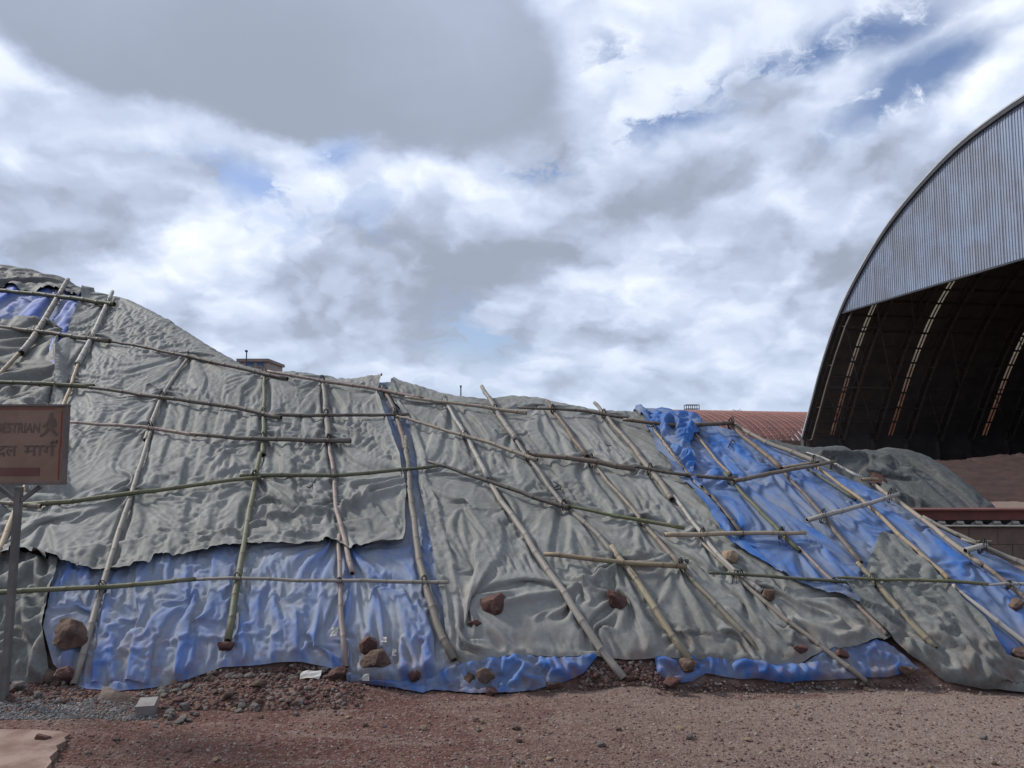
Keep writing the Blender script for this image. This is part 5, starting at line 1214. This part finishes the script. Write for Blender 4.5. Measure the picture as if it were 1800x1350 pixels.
# ------------------------------------------------------------------ conveyor and block wall behind the right flank
MT['beam_red'] = mat_plain('rust_red_beam', (.150, .050, .042), (.105, .042, .036), 4., .7, bump=.2)
MT['block'] = mat_plain('stained_blockwork', (.150, .108, .086), (.105, .074, .060), 2.5, .9, bump=.4)
MT['roller'] = mat_plain('pale_idler', (.33, .32, .29), (.24, .23, .2), 5., .6, bump=0)
YW = 11.4
e = empty('conveyor', (7.5, YW, 0), 'rust red conveyor beam with idler rollers behind the right flank', 'conveyor')
zt = at(1700, 897, YW).z; zb = at(1700, 914, YW).z
g = Geo(); g.box((9, YW + .1, (zt + zb) / 2), (8, .2, zt - zb)); g.build('beam', MT['beam_red'], e)
g = Geo(); g.box((9, YW + .07, zt + .012), (8, .3, .02)); g.build('flange', MT['beam_red'], e)
zr = at(1700, 924, YW).z; g = Geo(); g.tube([(5, YW - .04, zr), (13, YW - .04, zr)], .018, 8); g.build('rail', MT['roller'], e, True)
g = Geo(); g.box((9, YW + .32, (zb + zr) / 2 + .0), (8, .05, zb - zr + .1)); g.build('belt', MT['seam'], e)
x = 5.2
while x < 12.5:
    zc = (zb + zr) / 2 - .005; g = Geo()
    g.bar((x - .09, YW, zc - .035), (x, YW, zc + .02), .03, .04); g.bar((x + .09, YW, zc - .035), (x, YW, zc + .02), .03, .04); g.box((x, YW, zc - .04), (.24, .06, .025)); g.tube([(x - .05, YW - .03, zc + .01), (x + .05, YW - .03, zc + .01)], .025, 8)
    g.build('idler_bracket', MT['roller'], e); x += .27
e = empty('block_wall', (7.5, YW, 0), 'low stained concrete block wall under the conveyor', 'wall')
ztop = zr - .03; bl = .42; rows = 2; rh = ztop / rows
for r in range(rows):
    x = 4.6 + (r % 2) * bl / 2
    while x < 12.6:
        g = Geo(); d = random.uniform(-.004, .006); g.box((x, YW + .12 + d, r * rh + rh / 2), (bl - .006, .22, rh - .006)); g.build('block', MT['block'], e); x += bl
g = Geo(); g.box((8.6, YW + .13, ztop / 2 - .006), (8.2, .19, ztop - .02)); g.build('mortar', MT['block'], e)

# ------------------------------------------------------------------ far red barrel-roofed shed with a cage on its ridge
MT['red_roof'] = mat_plain('faded_red_roof', (.215, .090, .070), (.175, .078, .064), .5, .7, bump=0)
MT['red_roof2'] = mat_plain('faded_red_roof_lap', (.185, .078, .062), (.15, .066, .054), .5, .7, bump=0)
def far_shed():
    r0 = at(1150, 721, 112); r1 = at(1480, 737, 122); ax = (r1 - r0); ax.z = 0; L = ax.length; ax.normalize(); side = Vector((ax.y, -ax.x, 0))
    base = Vector((r0.x, r0.y, 0)); e = empty('far_shed', base, 'far red barrel roofed shed beyond the heap', 'shed')
    zr = r0.z; R = 16.; prof = [(R * math.sin(a) * 1.0, zr - R * .62 * (1 - math.cos(a))) for a in [k * rad(88) / 10 for k in range(-10, 11)]]
    n = 34
    for i in range(n):
        a, b = L * i / n, L * (i + 1) / n - .10; g = Geo()
        for (s_, z_) in prof: g.v += [base + ax * a + side * s_ + Vector((0, 0, z_)), base + ax * (a + (b - a) * .12) + side * s_ + Vector((0, 0, z_ + .12)), base + ax * b + side * s_ + Vector((0, 0, z_))]
        m = len(prof)
        for j in range(m - 1): g.f += [(3 * j, 3 * j + 3, 3 * j + 4, 3 * j + 1), (3 * j + 1, 3 * j + 4, 3 * j + 5, 3 * j + 2)]
        g.build('roof_sheet', MT['red_roof'] if i % 3 else MT['red_roof2'], e)
    g = Geo()
    for s_ in (-R * .98, R * .98): g.bar(base + side * s_, base + ax * L + side * s_, .3, 6)
    g.build('wall', MT['block'], e)
    return base, ax, side, zr
b_, ax_, sd_, zr_ = far_shed()
def on_ridge(px, py): 
    k, _ = ray(px, py); Y = 114.; return Vector((k * Y, Y, 0))
q = on_ridge(1216, 724); z0, z1 = at(1216, 726, 114).z, at(1216, 712, 114).z
e = empty('roof_cage', (q.x, q.y, z0 - 1.0), 'small steel cage platform on the ridge of the far red shed', 'platform')
w = .95
for dx in (-w, -.3, .3, w):
    for dy in (-.7, .7): g = Geo(); g.bar((q.x + dx, q.y + dy, z0 - 1.4), (q.x + dx, q.y + dy, z1), .09); g.build('post', MT['seam'], e)
for z in (z1, (z0 + z1) / 2, z0):
    g = Geo()
    for dy in (-.7, .7): g.bar((q.x - w, q.y + dy, z), (q.x + w, q.y + dy, z), .08)
    for dx in (-w, w): g.bar((q.x + dx, q.y - .7, z), (q.x + dx, q.y + .7, z), .08)
    g.build('rail', MT['seam'], e)
q = at(1295, 723, 115); e = empty('roof_antenna', q - Vector((0, 0, .9)), 'thin antenna rods on the ridge of the far red shed', 'antenna')
g = Geo(); g.bar(q - Vector((0, 0, 1.6)), q + Vector((0, 0, .15)), .10); g.build('mast', MT['seam'], e)
for dx, dz in ((.85, .1), (.6, .3), (-.85, .12), (-.55, .3)): g = Geo(); g.bar(q, q + Vector((dx, 0, dz)), .07); g.build('rod', MT['seam'], e)

# ------------------------------------------------------------------ building and masts peeping over the crest
MT['conc_far'] = mat_plain('pale_render', (.34, .31, .28), (.28, .25, .23), .6, .9, bump=0)
MT['roof_pink'] = mat_plain('pink_roof_slab', (.27, .22, .20), (.22, .18, .165), .6, .9, bump=0)
MT['win_blue'] = mat_plain('blue_window', (.05, .12, .26), (.04, .09, .2), 1., .3, bump=0)
D = 62.; a = at(419, 630, D); b = at(472, 634, D); zt = at(445, 634, D).z; cx = (a.x + b.x) / 2; W = b.x - a.x
e = empty('far_building', (cx, D + 2, 0), 'small pale building with blue windows peeping over the crest', 'building')
g = Geo(); g.box((cx, D + 2, (zt - .1) / 2), (W * .96, 4, zt - .1)); g.build('wall', MT['conc_far'], e)
g = Geo(); g.box((cx, D + 2, zt + .02), (W * 1.06, 4.5, .24)); g.build('roof', MT['roof_pink'], e)
for px in (440, 458):
    c = at(px, 637, D); g = Geo(); g.box((c.x, D - .03, c.z - .05), (.46, .10, .5)); wd = g.build('window', MT['win_blue'], e)
    g = Geo(); g.box((c.x, D - .06, c.z - .33), (.56, .12, .06)); g.build('sill', MT['conc_far'], wd)
for px, y0, y1, lab in ((433, 634, 619, 'thin lamp mast beside the small building on the skyline'), (810, 700, 681, 'thin lamp mast just above the middle of the crest')):
    D2 = 58.; p0 = at(px, y0, D2); p1 = at(px, y1, D2); e = empty('lamp_mast', (p0.x, D2, 0), lab, 'mast')
    g = Geo(); g.tube([(p0.x, D2, 0), (p0.x, D2, p1.z)], .045, 6); g.build('pole', MT['seam'], e)
    g = Geo(); g.box((p0.x, D2 - .05, p1.z + .07), (.12, .3, .14)); g.build('lamp_head', MT['seam'], e)
